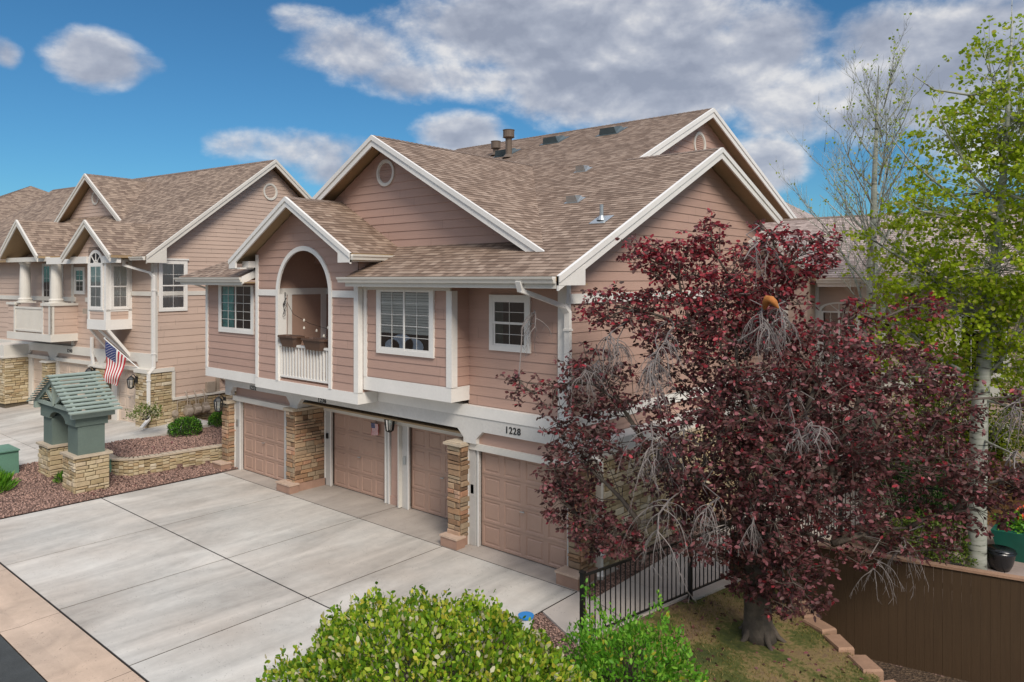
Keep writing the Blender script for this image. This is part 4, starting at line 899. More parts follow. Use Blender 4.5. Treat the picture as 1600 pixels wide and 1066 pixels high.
pillar(H2, -28.12, -27.36, 11.72, 12.0, .5, 2.5, 'stone2', 'f', 51, cap=False); pillar(H2, -31.25, -30.2, 11.7, 12.0, .5, 2.5, 'stone2', 'f', 53, capm='trim_w'); pillar(H2, -34.95, -34.55, 11.6, 12.0, .5, 2.45, 'stone2', 'fr', 55, capm='trim_w')
M = MB(); stones(M, side(-36.95), 11.0, 12.9, .6, 2.55, 0, seed=58); stones(M, front(11.0), -38.5, -36.95, .6, 2.55, 0, seed=59); M.box(-38.5, -36.99, 11.04, 12.9, .3, 2.55, 1); M.build('stone_wall', ['stone2', 'mortar'], H2)
T = MB(); T.box(-38.6, -36.85, 10.9, 12.9, 2.55, 2.62); T.box(-38.5, -36.9, 10.95, 12.0, 2.62, 3.1); T.build('stone_cap', 'trim_w', H2)
M = MB(); stones(M, side(-27.34), 11.74, 12.62, .3, 2.48, 0, seed=61); stones(M, side(-27.34), 12.62, 22, .3, 1.42, 0, seed=62); M.box(-27.45, -27.37, 11.76, 12.62, .3, 2.48, 1); M.build('stone_wall', ['stone2', 'mortar'], H2)
T = MB(); T.box(-28.15, -27.26, 11.64, 12.7, 2.5, 2.64); T.box(-27.36, -27.28, 12.62, 12.74, 1.42, 2.5); T.box(-27.4, -27.24, 12.62, 22, 1.42, 1.5); T.build('stone_cap', 'trim_w', H2)
text(H2, '1238', BL, -30.1, 2.92, .2, .004); text(H2, '1240', BL, -33.55, 2.92, .2, .004)
lantern(H2, front(11.68), -28.0, 2.15); lantern(H2, front(11.66), -30.9, 2.25)
downspout(H2, [(-28.3, 11.35, 6.6), (-28.3, 11.38, 6.42), (-27.5, 11.9, 6.15), (-27.33, 11.93, 6.0), (-27.33, 11.93, 2.7), (-27.27, 11.7, 2.5), (-27.27, 11.7, .85), (-26.95, 11.25, .65)], .11, .08)
downspout(H2, [(-31.6, 11.9, 3.6), (-31.5, 11.85, 2.95), (-31.3, 11.8, 2.6), (-31.3, 11.72, 1.2)], .11, .08)
# utility gear on the side wall
M = MB(); SX = side(-27.28)
for k, y in enumerate((13.17, 13.52, 13.88)):
    z = .98
    M.tube([SX.p(y-.13, z-.03, .16), SX.p(y-.12, z-.03, .16), SX.p(y+.12, z-.03, .16), SX.p(y+.13, z-.03, .16)], [.10, .15, .15, .10], 14); M.fb(SX, y-.10, y+.10, z+.04, z+.2, .07, .25)
    M.tube([SX.p(y-.03, z+.2, .15), SX.p(y-.03, z+.5, .15), SX.p(y-.03, z+.62, .1), SX.p(y-.03, z+.7, .0)], .022, 8); M.tube([SX.p(y+.07, z+.18, .15), SX.p(y+.07, z+.34, .15), SX.p(y+.0, z+.42, .15)], .018, 8)
M.tube([SX.p(12.73, .45, .14), SX.p(12.73, 1.38, .14), SX.p(14.0, 1.38, .14)], .022, 8); M.tube([SX.p(12.65, .95, .1), SX.p(12.65, .95, .2)], [.12, .1], 14)
M.build('gas_meters', 'meter', H2)
M = MB(); M.fb(LS_, 14.05, 14.4, 1.52, 1.92, .02, .16); M.fb(LS_, 14.5, 14.62, .6, 2.2, .02, .1); M.tube([LS_.p(14.8, 2.0, 0), LS_.p(14.8, 2.0, .2)], .09, 12); M.build('meter_box', 'meter', H2)
M = MB(); M.fb(LF, -31.9, -31.45, 4.55, 4.75, 0, .3); M.fb(LF, -31.7, -31.5, 4.35, 4.8, .05, .2); M.build('wall_light', 'meter', H2)
H2.rotation_euler.z = R(7); H2.location = (-27.4, 12, .55)

# ================================================================== REAR WING HOUSE (right) and houses beyond
H3 = thing('townhouse', 'pale rear townhouse with arched windows, seen between the red tree and the aspens', 'house', (-4, 26, 0))
RZ = lambda Y: 5.95+.46*(Y-21.5)
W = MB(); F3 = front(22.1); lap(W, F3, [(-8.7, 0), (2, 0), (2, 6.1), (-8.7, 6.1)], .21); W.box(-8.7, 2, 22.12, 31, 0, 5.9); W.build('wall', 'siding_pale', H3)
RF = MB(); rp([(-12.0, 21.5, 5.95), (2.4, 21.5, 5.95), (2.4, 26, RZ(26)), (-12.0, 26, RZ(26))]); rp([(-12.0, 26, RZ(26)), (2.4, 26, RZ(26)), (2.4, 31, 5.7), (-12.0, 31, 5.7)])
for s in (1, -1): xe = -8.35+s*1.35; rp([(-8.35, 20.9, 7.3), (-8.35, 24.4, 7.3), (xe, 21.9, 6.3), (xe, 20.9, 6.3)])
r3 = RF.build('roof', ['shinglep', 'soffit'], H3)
RC = MB(); ridgecap(RC, (-12.0, 26, RZ(26)), (2.4, 26, RZ(26)), dv(0, -1, -.46), dv(0, 1, -.46)); RC.build('ridge_cap', 'ridge', r3)
RK = MB(); rake(None, [(-9.7, 20.9, 6.3), (-8.35, 20.9, 7.3), (-7.0, 20.9, 6.3)], .24, M=RK); rake(None, [(2.4, 21.5, 5.95), (2.4, 26, RZ(26)), (2.4, 31, 5.7)], .25, out=(1, 0, 0), M=RK); RK.build('rake_board', 'trim', r3)
W = MB(); lap(W, front(21.3), [(-9.5, 3.0), (-7.2, 3.0), (-7.2, 6.2), (-8.35, 7.05), (-9.5, 6.2)], .21); W.box(-9.48, -7.22, 21.32, 22.1, 3.0, 6.2); W.build('bay_wall', 'siding_pale', H3)
gutter(H3, (-7.0, 21.5, 5.93), (2.4, 21.5, 5.93), (0, -1, 0)); T = MB(); T.box(-7.0, 2.3, 21.52, 21.56, 5.7, 5.9); T.box(-8.7, 2, 22.05, 22.1, 2.9, 3.2); T.box(-9.55, -7.15, 21.25, 21.3, 2.9, 3.2)
for x in (-7.2, -5.9, -4.2, -1.2, 1.9): T.box(x-.07, x+.07, 22.03, 22.1, 3.2, 5.8)
T.build('fascia', 'trim', H3)
def archwin(par, F, u0, u1, z0, zs, label):
    wv = window(par, F, u0, u1, z0, zs, 'slider', 2, 4, .1, label=label, top=False, curtain=(.5, 1, 'curtaing')); M = MB(); r = (u1-u0)/2; c = (u0+u1)/2
    ring(M, F, c, zs, r, r+.1, .0, .05, 0, 20, 0, math.pi, zs=.45); P = [F.p(c+r*math.cos(math.pi*k/16), zs+.45*r*math.sin(math.pi*k/16), .02) for k in range(17)]; P = [p_+F.N*.008 for p_ in P]; M.face(P, 1)
    for a in (60, 90, 120): M.bar(F.p(c, zs, .04), F.p(c+r*math.cos(R(a)), zs+.45*r*math.sin(R(a)), .04), .02, .02, 0, (0, 1, 0))
    M.build('arched_light', ['trim', 'glass'], wv)
archwin(H3, F3, -7.05, -6.1, 3.5, 5.0, 'arched window right of the bay'); archwin(H3, front(21.3), -8.8, -7.85, 3.9, 5.55, 'arched window in the bay'); archwin(H3, F3, -3.6, -2.6, 3.5, 5.0, 'arched window behind the aspen'); archwin(H3, F3, -.4, .6, 3.5, 5.0, 'farthest arched window')
window(H3, F3, -6.8, -5.8, .9, 2.2, 'slider', 2, 3, .1); window(H3, F3, -3.6, -2.6, .2, 2.2, 'single', 2, 4, .1); downspout(H3, [(-5.5, 21.45, 5.8), (-5.4, 21.9, 5.4), (-5.4, 22.03, 5.3), (-5.4, 22.03, .1)], .09, .07)

def plainhouse(label, x0, x1, y0, y1, zb, ze, zr_, wm, rm, hip=True, loc=None, wins=()):
    h = thing('house', label, 'house', ((x0+x1)/2, (y0+y1)/2, zb)); W = MB(); F = front(y0); lap(W, F, [(x0, zb), (x1, zb), (x1, ze), (x0, ze)], .25); lap(W, side(x1), [(y0, zb), (y1, zb), (y1, ze), (y0, ze)], .25); W.box(x0, x1-.01, y0+.01, y1, zb, ze)
    W.build('wall', wm, h)
    global RF
    RF = MB(); o = .5; a, b, c, d_ = x0-o, x1+o, y0-o, y1+o; hy = (c+d_)/2; i = (hy-c) if hip else 0; z0_ = ze-.1
    L0, L1 = (a+i, hy, zr_), (b-i, hy, zr_)
    if a+i >= b-i: xm = (a+b)/2; L0 = (xm-.2, hy, zr_); L1 = (xm+.2, hy, zr_)
    rp([(a, c, z0_), (b, c, z0_), L1, L0]); rp([(b, d_, z0_), (a, d_, z0_), L0, L1])
    if hip: rp([(b, c, z0_), (b, d_, z0_), L1]); rp([(a, d_, z0_), (a, c, z0_), L0])
    RF.build('roof', [rm, 'trim_w'], h)
    E = MB(); E.box(a, b, c-.03, c+.02, z0_-.2, z0_-.0); E.box(b-.02, b+.03, c, d_, z0_-.2, z0_); E.build('fascia', 'trim_w', h)
    for (u, z, w_, hh) in wins: window(h, F, u-w_/2, u+w_/2, z-hh/2, z+hh/2, 'hung', 2, 2, .12)
    return h
plainhouse('distant house whose brown hipped roof peaks at the left edge behind the townhouse', -66.5, -53.5, 11.1, 24.1, .8, 9.0, 12.5, 'siding_far', 'shinglef', wins=((-56, 5.5, 1.2, 1.6), (-60, 5.5, 1.2, 1.6)))
plainhouse('ochre sided house glimpsed at the left edge beside the balcony', -49.0, -42.6, 12.5, 15.6, .8, 6.3, 7.6, 'orange_wall', 'shinglef', hip=False, wins=((-46.2, 5.5, .8, 1.2),))
plainhouse('distant house with only its roof peak showing behind the right gable', -25, -13.5, 42, 56, 0, 7.6, 11.6, 'siding_pale', 'shinglep')
plainhouse('pale house with grey roof half hidden behind the aspens', 4, 16, 30, 42, 0, 5.8, 8.4, 'siding_pale', 'shinglep', wins=((7, 4.4, 1.2, 1.5), (11, 4.4, 1.2, 1.5)))
# ================================================================== GROUND, DRIVEWAYS, STREET
def sheet(name, pts, m_, z=None, th=0):
    M = MB(); P = [(p[0], p[1], z if z is not None else p[2]) for p in pts]
    M.face(P); return struct(M.build(name, m_))
zl = lambda Y: .55-.065*(12-Y)
M = MB()
for a, b, c, d_ in ((-1500, -9.5, -1500, 2000), (6, 1500, -1500, 2000), (-9.5, 6, 17.5, 2000), (-9.5, 6, -1500, -2)): M.face([(a, c, -.1), (b, c, -.1), (b, d_, -.1), (a, d_, -.1)])
struct(M.build('ground', 'soil'))
M = MB(); g_ = .015; XS = [-21.38, -17.87, -14.75, -11.79, -8.14]
for a, b in zip(XS, XS[1:]):
    M.box(a+g_, b-g_, 4.79, 7.94, -.12, 0); M.box(a+g_, b-g_, 7.975, 11.41, -.12, 0)
struct(M.build('driveway', 'concrete'))
M = MB()
for a, b in ((-22.05, -17.89), (-17.86, -14.765), (-14.735, -11.805), (-11.775, -8.14)): M.box(a, b, 11.44, 12.9, -.12, .0)
struct(M.build('garage_apron', 'concrete_w'))
M = MB(); M.box(-21.37, -8.15, 4.77, 12.8, -.3, -.007); struct(M.build('joint_fill', 'joint'))
M = MB()
for a in range(-60, 10, 3):
    if a > 4: break
    x0, x1 = a*1.0+.4, a+3.39
    prof = [(3.83, -.02), (4.15, -.035), (4.38, -.005), (4.75, .0)]
    if x1 < -25.9 or x0 < -21.4 or x0 > -8.2: pass
    for (y0, z0), (y1, z1) in zip(prof, prof[1:]): M.face([(x0, y0, z0), (x1, y0, z0), (x1, y1, z1), (x0, y1, z1)])
struct(M.build('curb', 'curb'))
sheet('street', [(-400, -6, 0), (400, -6, 0), (400, 3.82, 0), (-400, 3.82, 0)], 'rubber', -.03)
M = MB(); 
for a, b in ((-60, -46), (-45.98, -37), (-36.98, -31.5), (-31.48, -25.88)):
    for c, d_ in ((4.78, 8.3), (8.32, 13.5)):
        M.hexa([(a, c, zl(c)-.3), (b, c, zl(c)-.3), (b, d_, zl(d_)-.3), (a, d_, zl(d_)-.3), (a, c, zl(c)), (b, c, zl(c)), (b, d_, zl(d_)), (a, d_, zl(d_))])
o = M.build('neighbour_driveway', 'concrete'); struct(o)
# planting bed between the driveways
WP = [(-24.0, 9.02), (-23.4, 9.0), (-22.98, 9.3), (-22.80, 9.85), (-22.72, 10.6), (-22.64, 11.4), (-22.5, 12.3)]
def wallx(Y):
    if Y < 9: return -99
    for (a, b), (c, d_) in zip(WP[1:], WP[2:]):
        if b <= Y <= d_: return a+(c-a)*(Y-b)/(d_-b)
    return -22.4
def bedz(X, Y):
    if Y > 9.02 and X < wallx(Y)-.04: return .5+.04*math.sin(X*2)*math.sin(Y*1.7)
    t = min(1, max(0, (-21.38-X)/4.5)); r = .02+t*(zl(Y)+.01-.02)
    if Y > 8.9 and X > -24: r = min(r, .05)
    return r+.025*math.sin(X*3.1+1)*math.sin(Y*2.7)*min(1, t*4)
M = MB(); nx, ny = 60, 120; X0, X1, Y0, Y1 = -27.3, -21.38, 4.77, 22
def hx(X, Y): return bedz(max(X, -25.9), Y) if Y > 12 or X >= -25.88 else zl(Y)-.15
gx = [X0+(X1-X0)*i/nx for i in range(nx+1)]; gy = [Y0+(Y1-Y0)*j/ny for j in range(ny+1)]
for i in range(nx):
    for j in range(ny): M.face([(gx[i], gy[j], hx(gx[i], gy[j])), (gx[i+1], gy[j], hx(gx[i+1], gy[j])), (gx[i+1], gy[j+1], hx(gx[i+1], gy[j+1])), (gx[i], gy[j+1], hx(gx[i], gy[j+1]))])
struct(M.build('planting_bed', 'mulch'))
# yard on the right
fo, fd = Vector((-6.92, 9.87)), Vector((.187, .982)).normalized()
def fdist(X, Y): return (X-fo.x)*fd.y-(Y-fo.y)*fd.x
BL_ = [(-5.6, 14.3), (-5.1, 14.0), (-4.66, 13.7), (-4.2, 13.25), (-3.6, 12.75), (-3.0, 12.3), (-2.3, 11.7), (-1.2, 10.8), (1.0, 9.3), (6, 6.5)]
def beyond(X, Y):
    """signed distance past the edging blocks"""
    if X <= BL_[0][0]: return -9
    for (a, b), (c, d_) in zip(BL_, BL_[1:]):
        if X <= c: break
    return (Y-(b+(d_-b)*(X-a)/(c-a)))*(c-a)/math.hypot(c-a, d_-b)
wo, wd = Vector((-4.5, 14.3)), Vector((.98, .196)).normalized()
def wdist(X, Y): return -(X-wo.x)*wd.y+(Y-wo.y)*wd.x
def yz(X, Y):
    if wdist(X, Y) > .22: return -.03
    f_ = fdist(X, Y); z = -.03-.065*max(0, f_)+.02*math.sin(X*2.3)*math.sin(Y*1.9)*min(1, max(0, f_))
    if f_ < 0: z = -.035
    b = beyond(X, Y); t = min(1, max(0, b/.25))
    return z+(-1.0-z)*t*t*(3-2*t)
ML, MM, MS = MB(), MB(), MB(); n1_, n2_ = 124, 156; xs = [-9.5+15.5*i/n1_ for i in range(n1_+1)]; ys = [-2+19.5*j/n2_ for j in range(n2_+1)]
ZG = [[yz(x, y) for y in ys] for x in xs]
for i in range(n1_):
    for j in range(n2_):
        x, y = (xs[i]+xs[i+1])/2, (ys[j]+ys[j+1])/2
        T_ = MM if (fdist(x, y) < 0 or y < 8.3+.5*math.sin(x*1.5) or wdist(x, y) > 0) else (MS if beyond(x, y) > .1 else ML)
        T_.face([(xs[i], ys[j], ZG[i][j]), (xs[i+1], ys[j], ZG[i+1][j]), (xs[i+1], ys[j+1], ZG[i+1][j+1]), (xs[i], ys[j+1], ZG[i][j+1])])
struct(ML.build('lawn', 'lawn', smooth=True)); struct(MM.build('garden_bed', 'mulch')); struct(MS.build('sunken_soil', 'soil', smooth=True))
M = MB(); fx = lambda Y: fo.x+(Y-fo.y)*fd.x/fd.y
yj = [11.0, 12.5, 14.0, 15.5, 17.0, 18.5, 20.0, 21.9]
M.prism([(-8.12, 10.35, -.1), (-6.96, 9.8, -.1), (fx(10.99)-.06, 10.99, -.1), (-8.12, 11.45, -.1)][::1], (0, 0, .1))
for a, b in zip(yj, yj[1:]): M.prism([(-7.72, a+.006 if a > 11.1 else 11.35, -.1), (fx(a)-.06, a+.006, -.1), (fx(b)-.06, b-.006, -.1), (-7.72, b-.006, -.1)], (0, 0, .1))
struct(M.build('walkway', 'walk'))
M = MB(); M.prism([(fx(12.6)-.05, 12.6, -.12), (fx(12.6)+.12, 12.6, -.12), (fx(17)+.12, 17, -.12), (fx(17)-.05, 17, -.12)], (0, 0, .13)); struct(M.build('walkway_edge', 'walk'))
M = MB()
for i in range(8):
    for j in range(7): M.box(-3.9+i*.9, -3.9+i*.9+.885, 15.6+j*.9, 15.6+j*.9+.885, -.06, .0)
struct(M.build('patio', 'paver'))
# ------------------------------------------------------------------ curved retaining wall
t = thing('retaining_wall', 'low curved tan stone retaining wall between the green arch and the garage', 'wall', (-22.9, 10, 0))
M = MB(); C = MB(); CV = []
for i in range(len(WP)-1):
    p0 = WP[max(i-1, 0)]; p1 = WP[i]; p2 = WP[i+1]; p3 = WP[min(i+2, len(WP)-1)]
    for k in range(4):
        s = k/4; CV.append(tuple(.5*(2*p1[q]+(p2[q]-p0[q])*s+(2*p0[q]-5*p1[q]+4*p2[q]-p3[q])*s*s+(3*p1[q]-p0[q]-3*p2[q]+p3[q])*s**3) for q in (0, 1)))
CV.append(WP[-1])
for k, (a, b) in enumerate(zip(CV, CV[1:])):
    L = math.hypot(b[0]-a[0], b[1]-a[1]); U = ((b[0]-a[0])/L, (b[1]-a[1])/L, 0); F = Fr((a[0], a[1], 0), U, (U[1], -U[0], 0))
    stones(M, F, 0, L, -.05, .52, 0, hmin=.08, hmax=.12, wmin=.14, wmax=.3, seed=100+k, depth=.045); M.fb(F, 0, L, -.05, .5, -.22, -.02, 1)
    C.fb(F, -.01, L+.004, .52, .565, -.22, .07)
M.build('stone_face', ['stone2', 'mortar'], t); C.build('cap', 'cap', t)
# ------------------------------------------------------------------ green arch monument
A = thing('garden_arch', 'grey green arch with slatted gable roof on two tan stone piers', 'arch', (-23.45, 7.95, 0))
for x0, x1, sd_ in ((-22.92, -22.05, 201), (-24.87, -24.03, 205)):
    p = pillar(A, x0, x1, 7.55, 8.4, -.05, 1.03, 'stone2', 'frl', sd_, cap=False); C = MB(); C.box(x0-.08, x1+.08, 7.47, 8.48, 1.03, 1.09); C.build('pier_cap', 'cap', p)
    M = MB(); M.box(x0+.07, x1-.07, 7.63, 8.32, 1.09, 1.92); M.build('column', 'green', A)
M = MB()
def archboard(y0, y1):
    xa, xb = -24.84, -22.08; zb, zt = 1.88, 2.30; xl, xr = -24.10, -22.85; N_ = 18
    M.box(xa, xl, y0, y1, zb, zt); M.box(xr, xb, y0, y1, zb, zt)
    for k in range(N_):
        a = xl+(xr-xl)*k/N_; b = xl+(xr-xl)*(k+1)/N_; f_ = lambda x: zb+.24*max(0, 1-((x+23.475)/.63)**2)**.5 if abs(x+23.475) < .63 else zb
        M.prism([(a, y0, f_(a)), (b, y0, f_(b)), (b, y0, zt), (a, y0, zt)], (0, y1-y0, 0))
archboard(7.56, 7.70); archboard(8.25, 8.39); M.box(-22.2, -22.083, 7.7, 8.25, 1.885, 2.29); M.box(-24.83, -24.72, 7.7, 8.25, 1.885, 2.29)
M.build('arched_beam', 'green', A)
M = MB(); M.box(-22.085, -21.93, 7.42, 8.52, 2.12, 2.31); M.box(-24.99, -24.835, 7.42, 8.52, 2.12, 2.31); M.build('eave_board', 'greenlt', A)
M = MB(); ap = (-23.46, 3.12)
for y in (7.5, 8.44):
    for a, b, w_ in (((-25.0, 2.30), ap, .15), ((-21.92, 2.30), ap, .15), ((-24.98, 2.33), (-21.94, 2.33), .10), ((-23.46, 2.33), ap, .15), ((-23.46, 2.36), (-24.15, 2.74), .11), ((-23.46, 2.36), (-22.77, 2.74), .11)):
        M.bar((a[0], y, a[1]), (b[0], y, b[1]), .07 if w_ > .12 else .06, w_, 0, (0, 1, 0) if False else (0, 0, 1))
M.build('truss', 'greenlt', A)
M = MB()
for s, xe in ((1, -21.72), (-1, -25.2)):
    for k in range(11):
        f_ = (k+.5)/11; x = ap[0]+(xe-ap[0])*f_; z = 3.22-(3.22-2.27)*f_
        M.bar((x, 7.30, z), (x, 8.64, z), .15, .035, 0, (s*.18, 0, 1))
M.build('roof_slats', 'greenlt', A)
# ------------------------------------------------------------------ utility boxes
def ubox(label, x0, x1, y0, y1, z0, h, sl_=.1):
    t = thing('utility_box', label, 'utility box', ((x0+x1)/2, (y0+y1)/2, z0)); M = MB()
    M.hexa([(x0, y0, z0), (x1, y0, z0), (x1, y1, z0), (x0, y1, z0), (x0+.04, y0+sl_, z0+h), (x1-.04, y0+sl_, z0+h), (x1-.04, y1, z0+h), (x0+.04, y1, z0+h)]); M.build('cabinet', 'utility', t)
    L = MB(); L.box(x0-.02, x1+.02, y0+sl_-.05, y1+.02, z0+h, z0+h+.035); L.box(x0+.3*(x1-x0), x0+.34*(x1-x0), y0+.02, y0+.05, z0+h*.4, z0+h*.55); L.build('lid', 'utility', t)
ubox('green slant fronted utility cabinet cut by the left edge of the picture', -26.2, -25.15, 6.35, 7.1, .15, .72); ubox('small green utility box in front of the slanted cabinet', -25.3, -24.75, 6.0, 6.4, .1, .42, .04)
ubox('low green box between the stone arch and the curved wall', -24.1, -23.35, 8.6, 9.05, .0, .52, .02)
# ------------------------------------------------------------------ fences
t = thing('iron_fence', 'black iron picket fence along the concrete walk, in front of the red tree', 'fence', (-6.92, 9.87, 0))
def fpt(s): return fo+fd*s
for k in range(4):
    M = MB(); p = fpt(k*2.78); M.box(p.x-.035, p.x+.035, p.y-.035, p.y+.035, -.15, 1.14); M.box(p.x-.045, p.x+.045, p.y-.045, p.y+.045, 1.14, 1.165); M.build('post', 'black', t)
for k in range(3):
    M = MB(); a = fpt(k*2.78+.04); b = fpt((k+1)*2.78-.04)
    for z, h in ((1.09, .04), (.10, .03)): M.bar((a.x, a.y, z), (b.x, b.y, z), .03, h)
    n_ = 22
    for i in range(1, n_): q = a+(b-a)*i/n_; M.box(q.x-.0085, q.x+.0085, q.y-.0085, q.y+.0085, .1, 1.08)
    M.build('picket_panel', 'black', t)
t = thing('iron_gate', 'black iron picket gate farther along the walk behind the red tree', 'gate', (-4.3, 18.0, 0)); M = MB(); G_ = MB(); a = Vector((-5.3, 17.9)); b = Vector((-2.9, 18.4))
for z in (1.5, .12, 1.32): M.bar((a.x, a.y, z), (b.x, b.y, z), .03, .04)
for i in range(0, 25): q = a+(b-a)*i/24; M.box(q.x-.009, q.x+.009, q.y-.009, q.y+.009, .1, 1.5)
M.build('picket_panel', 'black', t)
for q in (a, b): G_.box(q.x-.04, q.x+.04, q.y-.04, q.y+.04, 0, 1.6)
G_.build('post', 'black', t)
t = thing('board_fence', 'tall dark brown stained board fence with a flat top rail, lower right', 'fence', (0, 15.2, -1.0))
W0 = wo-wd*1.75; FF = Fr((W0.x, W0.y, 0), (wd.x, wd.y, 0), (wd.y, -wd.x, 0)); M = MB(); u = 0; rr = random.Random(3)
while u < 13.5: M.fb(FF, u+.001, u+.139, -1.05, .88+0*u, -.03, rr.uniform(-.002, .002)); u += .14
M.fb(FF, 0, 13.5, -.8, -.7, -.07, -.031); M.fb(FF, 0, 13.5, .5, .6, -.07, -.031); M.build('boards', 'brown_stain', t)
M = MB(); M.fb(FF, -.02, 13.5, .885, .925, -.11, .035); M.build('top_rail', 'block', t)
t = thing('board_fence', 'tan cedar board fence behind the patio at the right edge', 'fence', (0, 21, 0)); M = MB(); FF = front(20.9); u = -3.3
while u < 4: M.fb(FF, u, u+.135, .02, 1.55, -.02, 0); u += .14
M.build('boards', 'fencew', t); M = MB(); M.fb(FF, -3.3, 4, 1.55, 1.6, -.06, .04); M.fb(FF, -3.3, 4, .82, .92, .0, .05); M.build('rail', 'fencew', t)
# edging blocks
EB = [(-5.0, 13.92, -.28), (-4.62, 13.62, -.33), (-4.3, 13.28, -.38), (-3.85, 12.92, -.36), (-3.35, 12.55, -.40), (-2.8, 12.12, -.44), (-2.2, 11.6, -.46)]
desc = ['edging block farthest back, tucked against the brown fence', 'second edging block from the brown fence', 'third edging block from the brown fence', 'middle edging block in the stepped row', 'edging block third from the bottom edge of the picture', 'edging block second from the bottom edge of the picture', 'edging block nearest the camera at the bottom edge']
for k, (x, y, z) in enumerate(EB):
    z = -.035-.065*fdist(x, y)-.03; rr = random.Random(k); M = MB(); a = math.atan2(-.8, 1)+rr.uniform(-.2, .2); U = Vector((math.cos(a), math.sin(a), 0)); V = Vector((-U.y, U.x, 0)); o = Vector((x, y, z))
    P = [o+U*(sx_*.25+rr.uniform(-.02, .02))+V*(sy_*.15+rr.uniform(-.015, .015)) for sx_, sy_ in ((-1, -1), (1, -1), (1, 1), (-1, 1))]
    L0 = [p-Vector((0, 0, .35)) for p in P]; L1 = [p+Vector((0, 0, .07)) for p in P]; c = sum(P, Vector())/4; L2 = [p+(c-p)*.10+Vector((0, 0, .10+rr.uniform(-.006, .006))) for p in P]
    M.hexa(L0+L1); M.hexa(L1+L2); b = M.build('edging_block', 'block'); tag(b, desc[k], 'block', 'stone edging blocks below the red tree')
# pot, raised planter, bucket
t = thing('flower_pot', 'dark glazed round pot beside the white aspen trunk', 'pot', (-2.2, 17.9, 0)); M = MB()
M.tube([(-2.2, 17.9, 0), (-2.2, 17.9, .12), (-2.2, 17.9, .34), (-2.2, 17.9, .38), (-2.2, 17.9, .42), (-2.2, 17.9, .36)], [.16, .22, .27, .29, .27, .24], 20); M.build('tub', 'pot', t, smooth=True)
M = MB(); M.tube([(-2.2, 17.9, .33), (-2.2, 17.9, .35)], [.24, .24], 16); M.build('soil', 'soil', t)
t = thing('raised_planter', 'green fabric raised planter full of leaves and red flowers on the patio', 'planter', (-1.6, 19.0, 0)); M = MB()
M.hexa([(-2.3, 18.6, 0), (-.6, 18.7, 0), (-.6, 19.5, 0), (-2.3, 19.4, 0), (-2.45, 18.5, .6), (-.5, 18.6, .62), (-.5, 19.6, .6), (-2.4, 19.5, .6)]); M.build('fabric_tub', 'tarp', t); RAISED = t
t = thing('bucket', 'white bucket with a bright blue lid half hidden behind the big shrub', 'bucket', (-7.93, 9.65, -.03)); M = MB(); M.tube([(-7.93, 9.65, -.03), (-7.93, 9.65, .2)], [.10, .12], 18); M.build('tub', 'whitep', t); M = MB()
M.tube([(-7.93, 9.65, .2), (-7.93, 9.65, .235), (-7.93, 9.65, .24)], [.135, .135, .12], 18); M.build('lid', 'bluep', t)
# ================================================================== PLANTS
RG = np.random.default_rng(11)
def nrm(a): return a/np.maximum(np.linalg.norm(a, axis=1, keepdims=True), 1e-9)
def leafmesh(name, P, D, L, Wd, m_, parent=None, fold=.25, label=None, shape=0, origin=None):
    """P: leaf bases, D: tip directions, L, Wd: length and width arrays"""
    n = len(P); D = nrm(D); r = nrm(np.cross(D, RG.normal(size=(n, 3)))); u = np.cross(r, D)
    L = L[:, None]; Wd = Wd[:, None]
    if shape == 0: v = [P, P+D*L*.42+r*Wd*.5+u*Wd*fold, P+D*L, P+D*L*.42-r*Wd*.5+u*Wd*fold]; T = [[0, 1, 2], [0, 2, 3]]
    else: v = [P, P+D*L*.35+r*Wd*.5+u*Wd*fold*.4, P+D*L*.8+r*Wd*.36, P+D*L, P+D*L*.8-r*Wd*.36, P+D*L*.35-r*Wd*.5+u*Wd*fold*.4]; T = [[0, 1, 2, 3], [0, 3, 4, 5]]
    k = len(v); V = np.stack(v, 1).reshape(-1, 3)
    W = np.array(WORLD[parent.name]) if parent is not None else (np.array(origin) if origin is not None else np.array([V[:, 0].mean(), V[:, 1].mean(), V[:, 2].min()]))
    V = V-W; m_s = len(T[0]); F = (np.arange(n)[:, None, None]*k+np.array(T)[None]).reshape(-1)
    me = bpy.data.meshes.new(name); me.vertices.add(len(V)); me.vertices.foreach_set('co', V.ravel()); nf = n*2
    me.loops.add(nf*m_s); me.loops.foreach_set('vertex_index', F.astype(np.int32)); me.polygons.add(nf); me.polygons.foreach_set('loop_start', np.arange(0, nf*m_s, m_s, dtype=np.int32))
    me.update(calc_edges=True); me.validate(); me.materials.append(MT[m_]); o = bpy.data.objects.new(name, me); COL.objects.link(o)
    if parent is not None: o.parent = parent; WORLD[o.name] = Vector(W)
    else: o.location = W; WORLD[o.name] = Vector(W)
    if label: o['label'] = label
    return o
def blobpts(b, n, shell=.35):
    d = nrm(RG.normal(size=(n, 3))); r = (shell+(1-shell)*RG.random(n))[:, None]**.6
    hr = (b[3]+b[4])/2*.95; return np.array(b[:3])+d*r*np.array([b[3], max(hr, b[3]*.8), b[4]])*(1+RG.normal(size=(n, 1))*.10)
def clusters(B, per, cl, spread, droop, out=None):
    """leaf bases and directions in little rosettes"""
    Ps, Ds, Cs = [], [], []
    for b in B:
        vol = (b[3]*b[4])**.75; n = max(3, int(per*vol*b[5])); C = blobpts(b, n); Cs.append(C)
        P = np.repeat(C, cl, 0); d = RG.normal(size=(n*cl, 3)); d[:, 2] = d[:, 2]*.5+droop; d = nrm(d); Ps.append(P+d*spread*RG.random((n*cl, 1))); Ds.append(d)
    return np.concatenate(Ps), np.concatenate(Ds), Cs
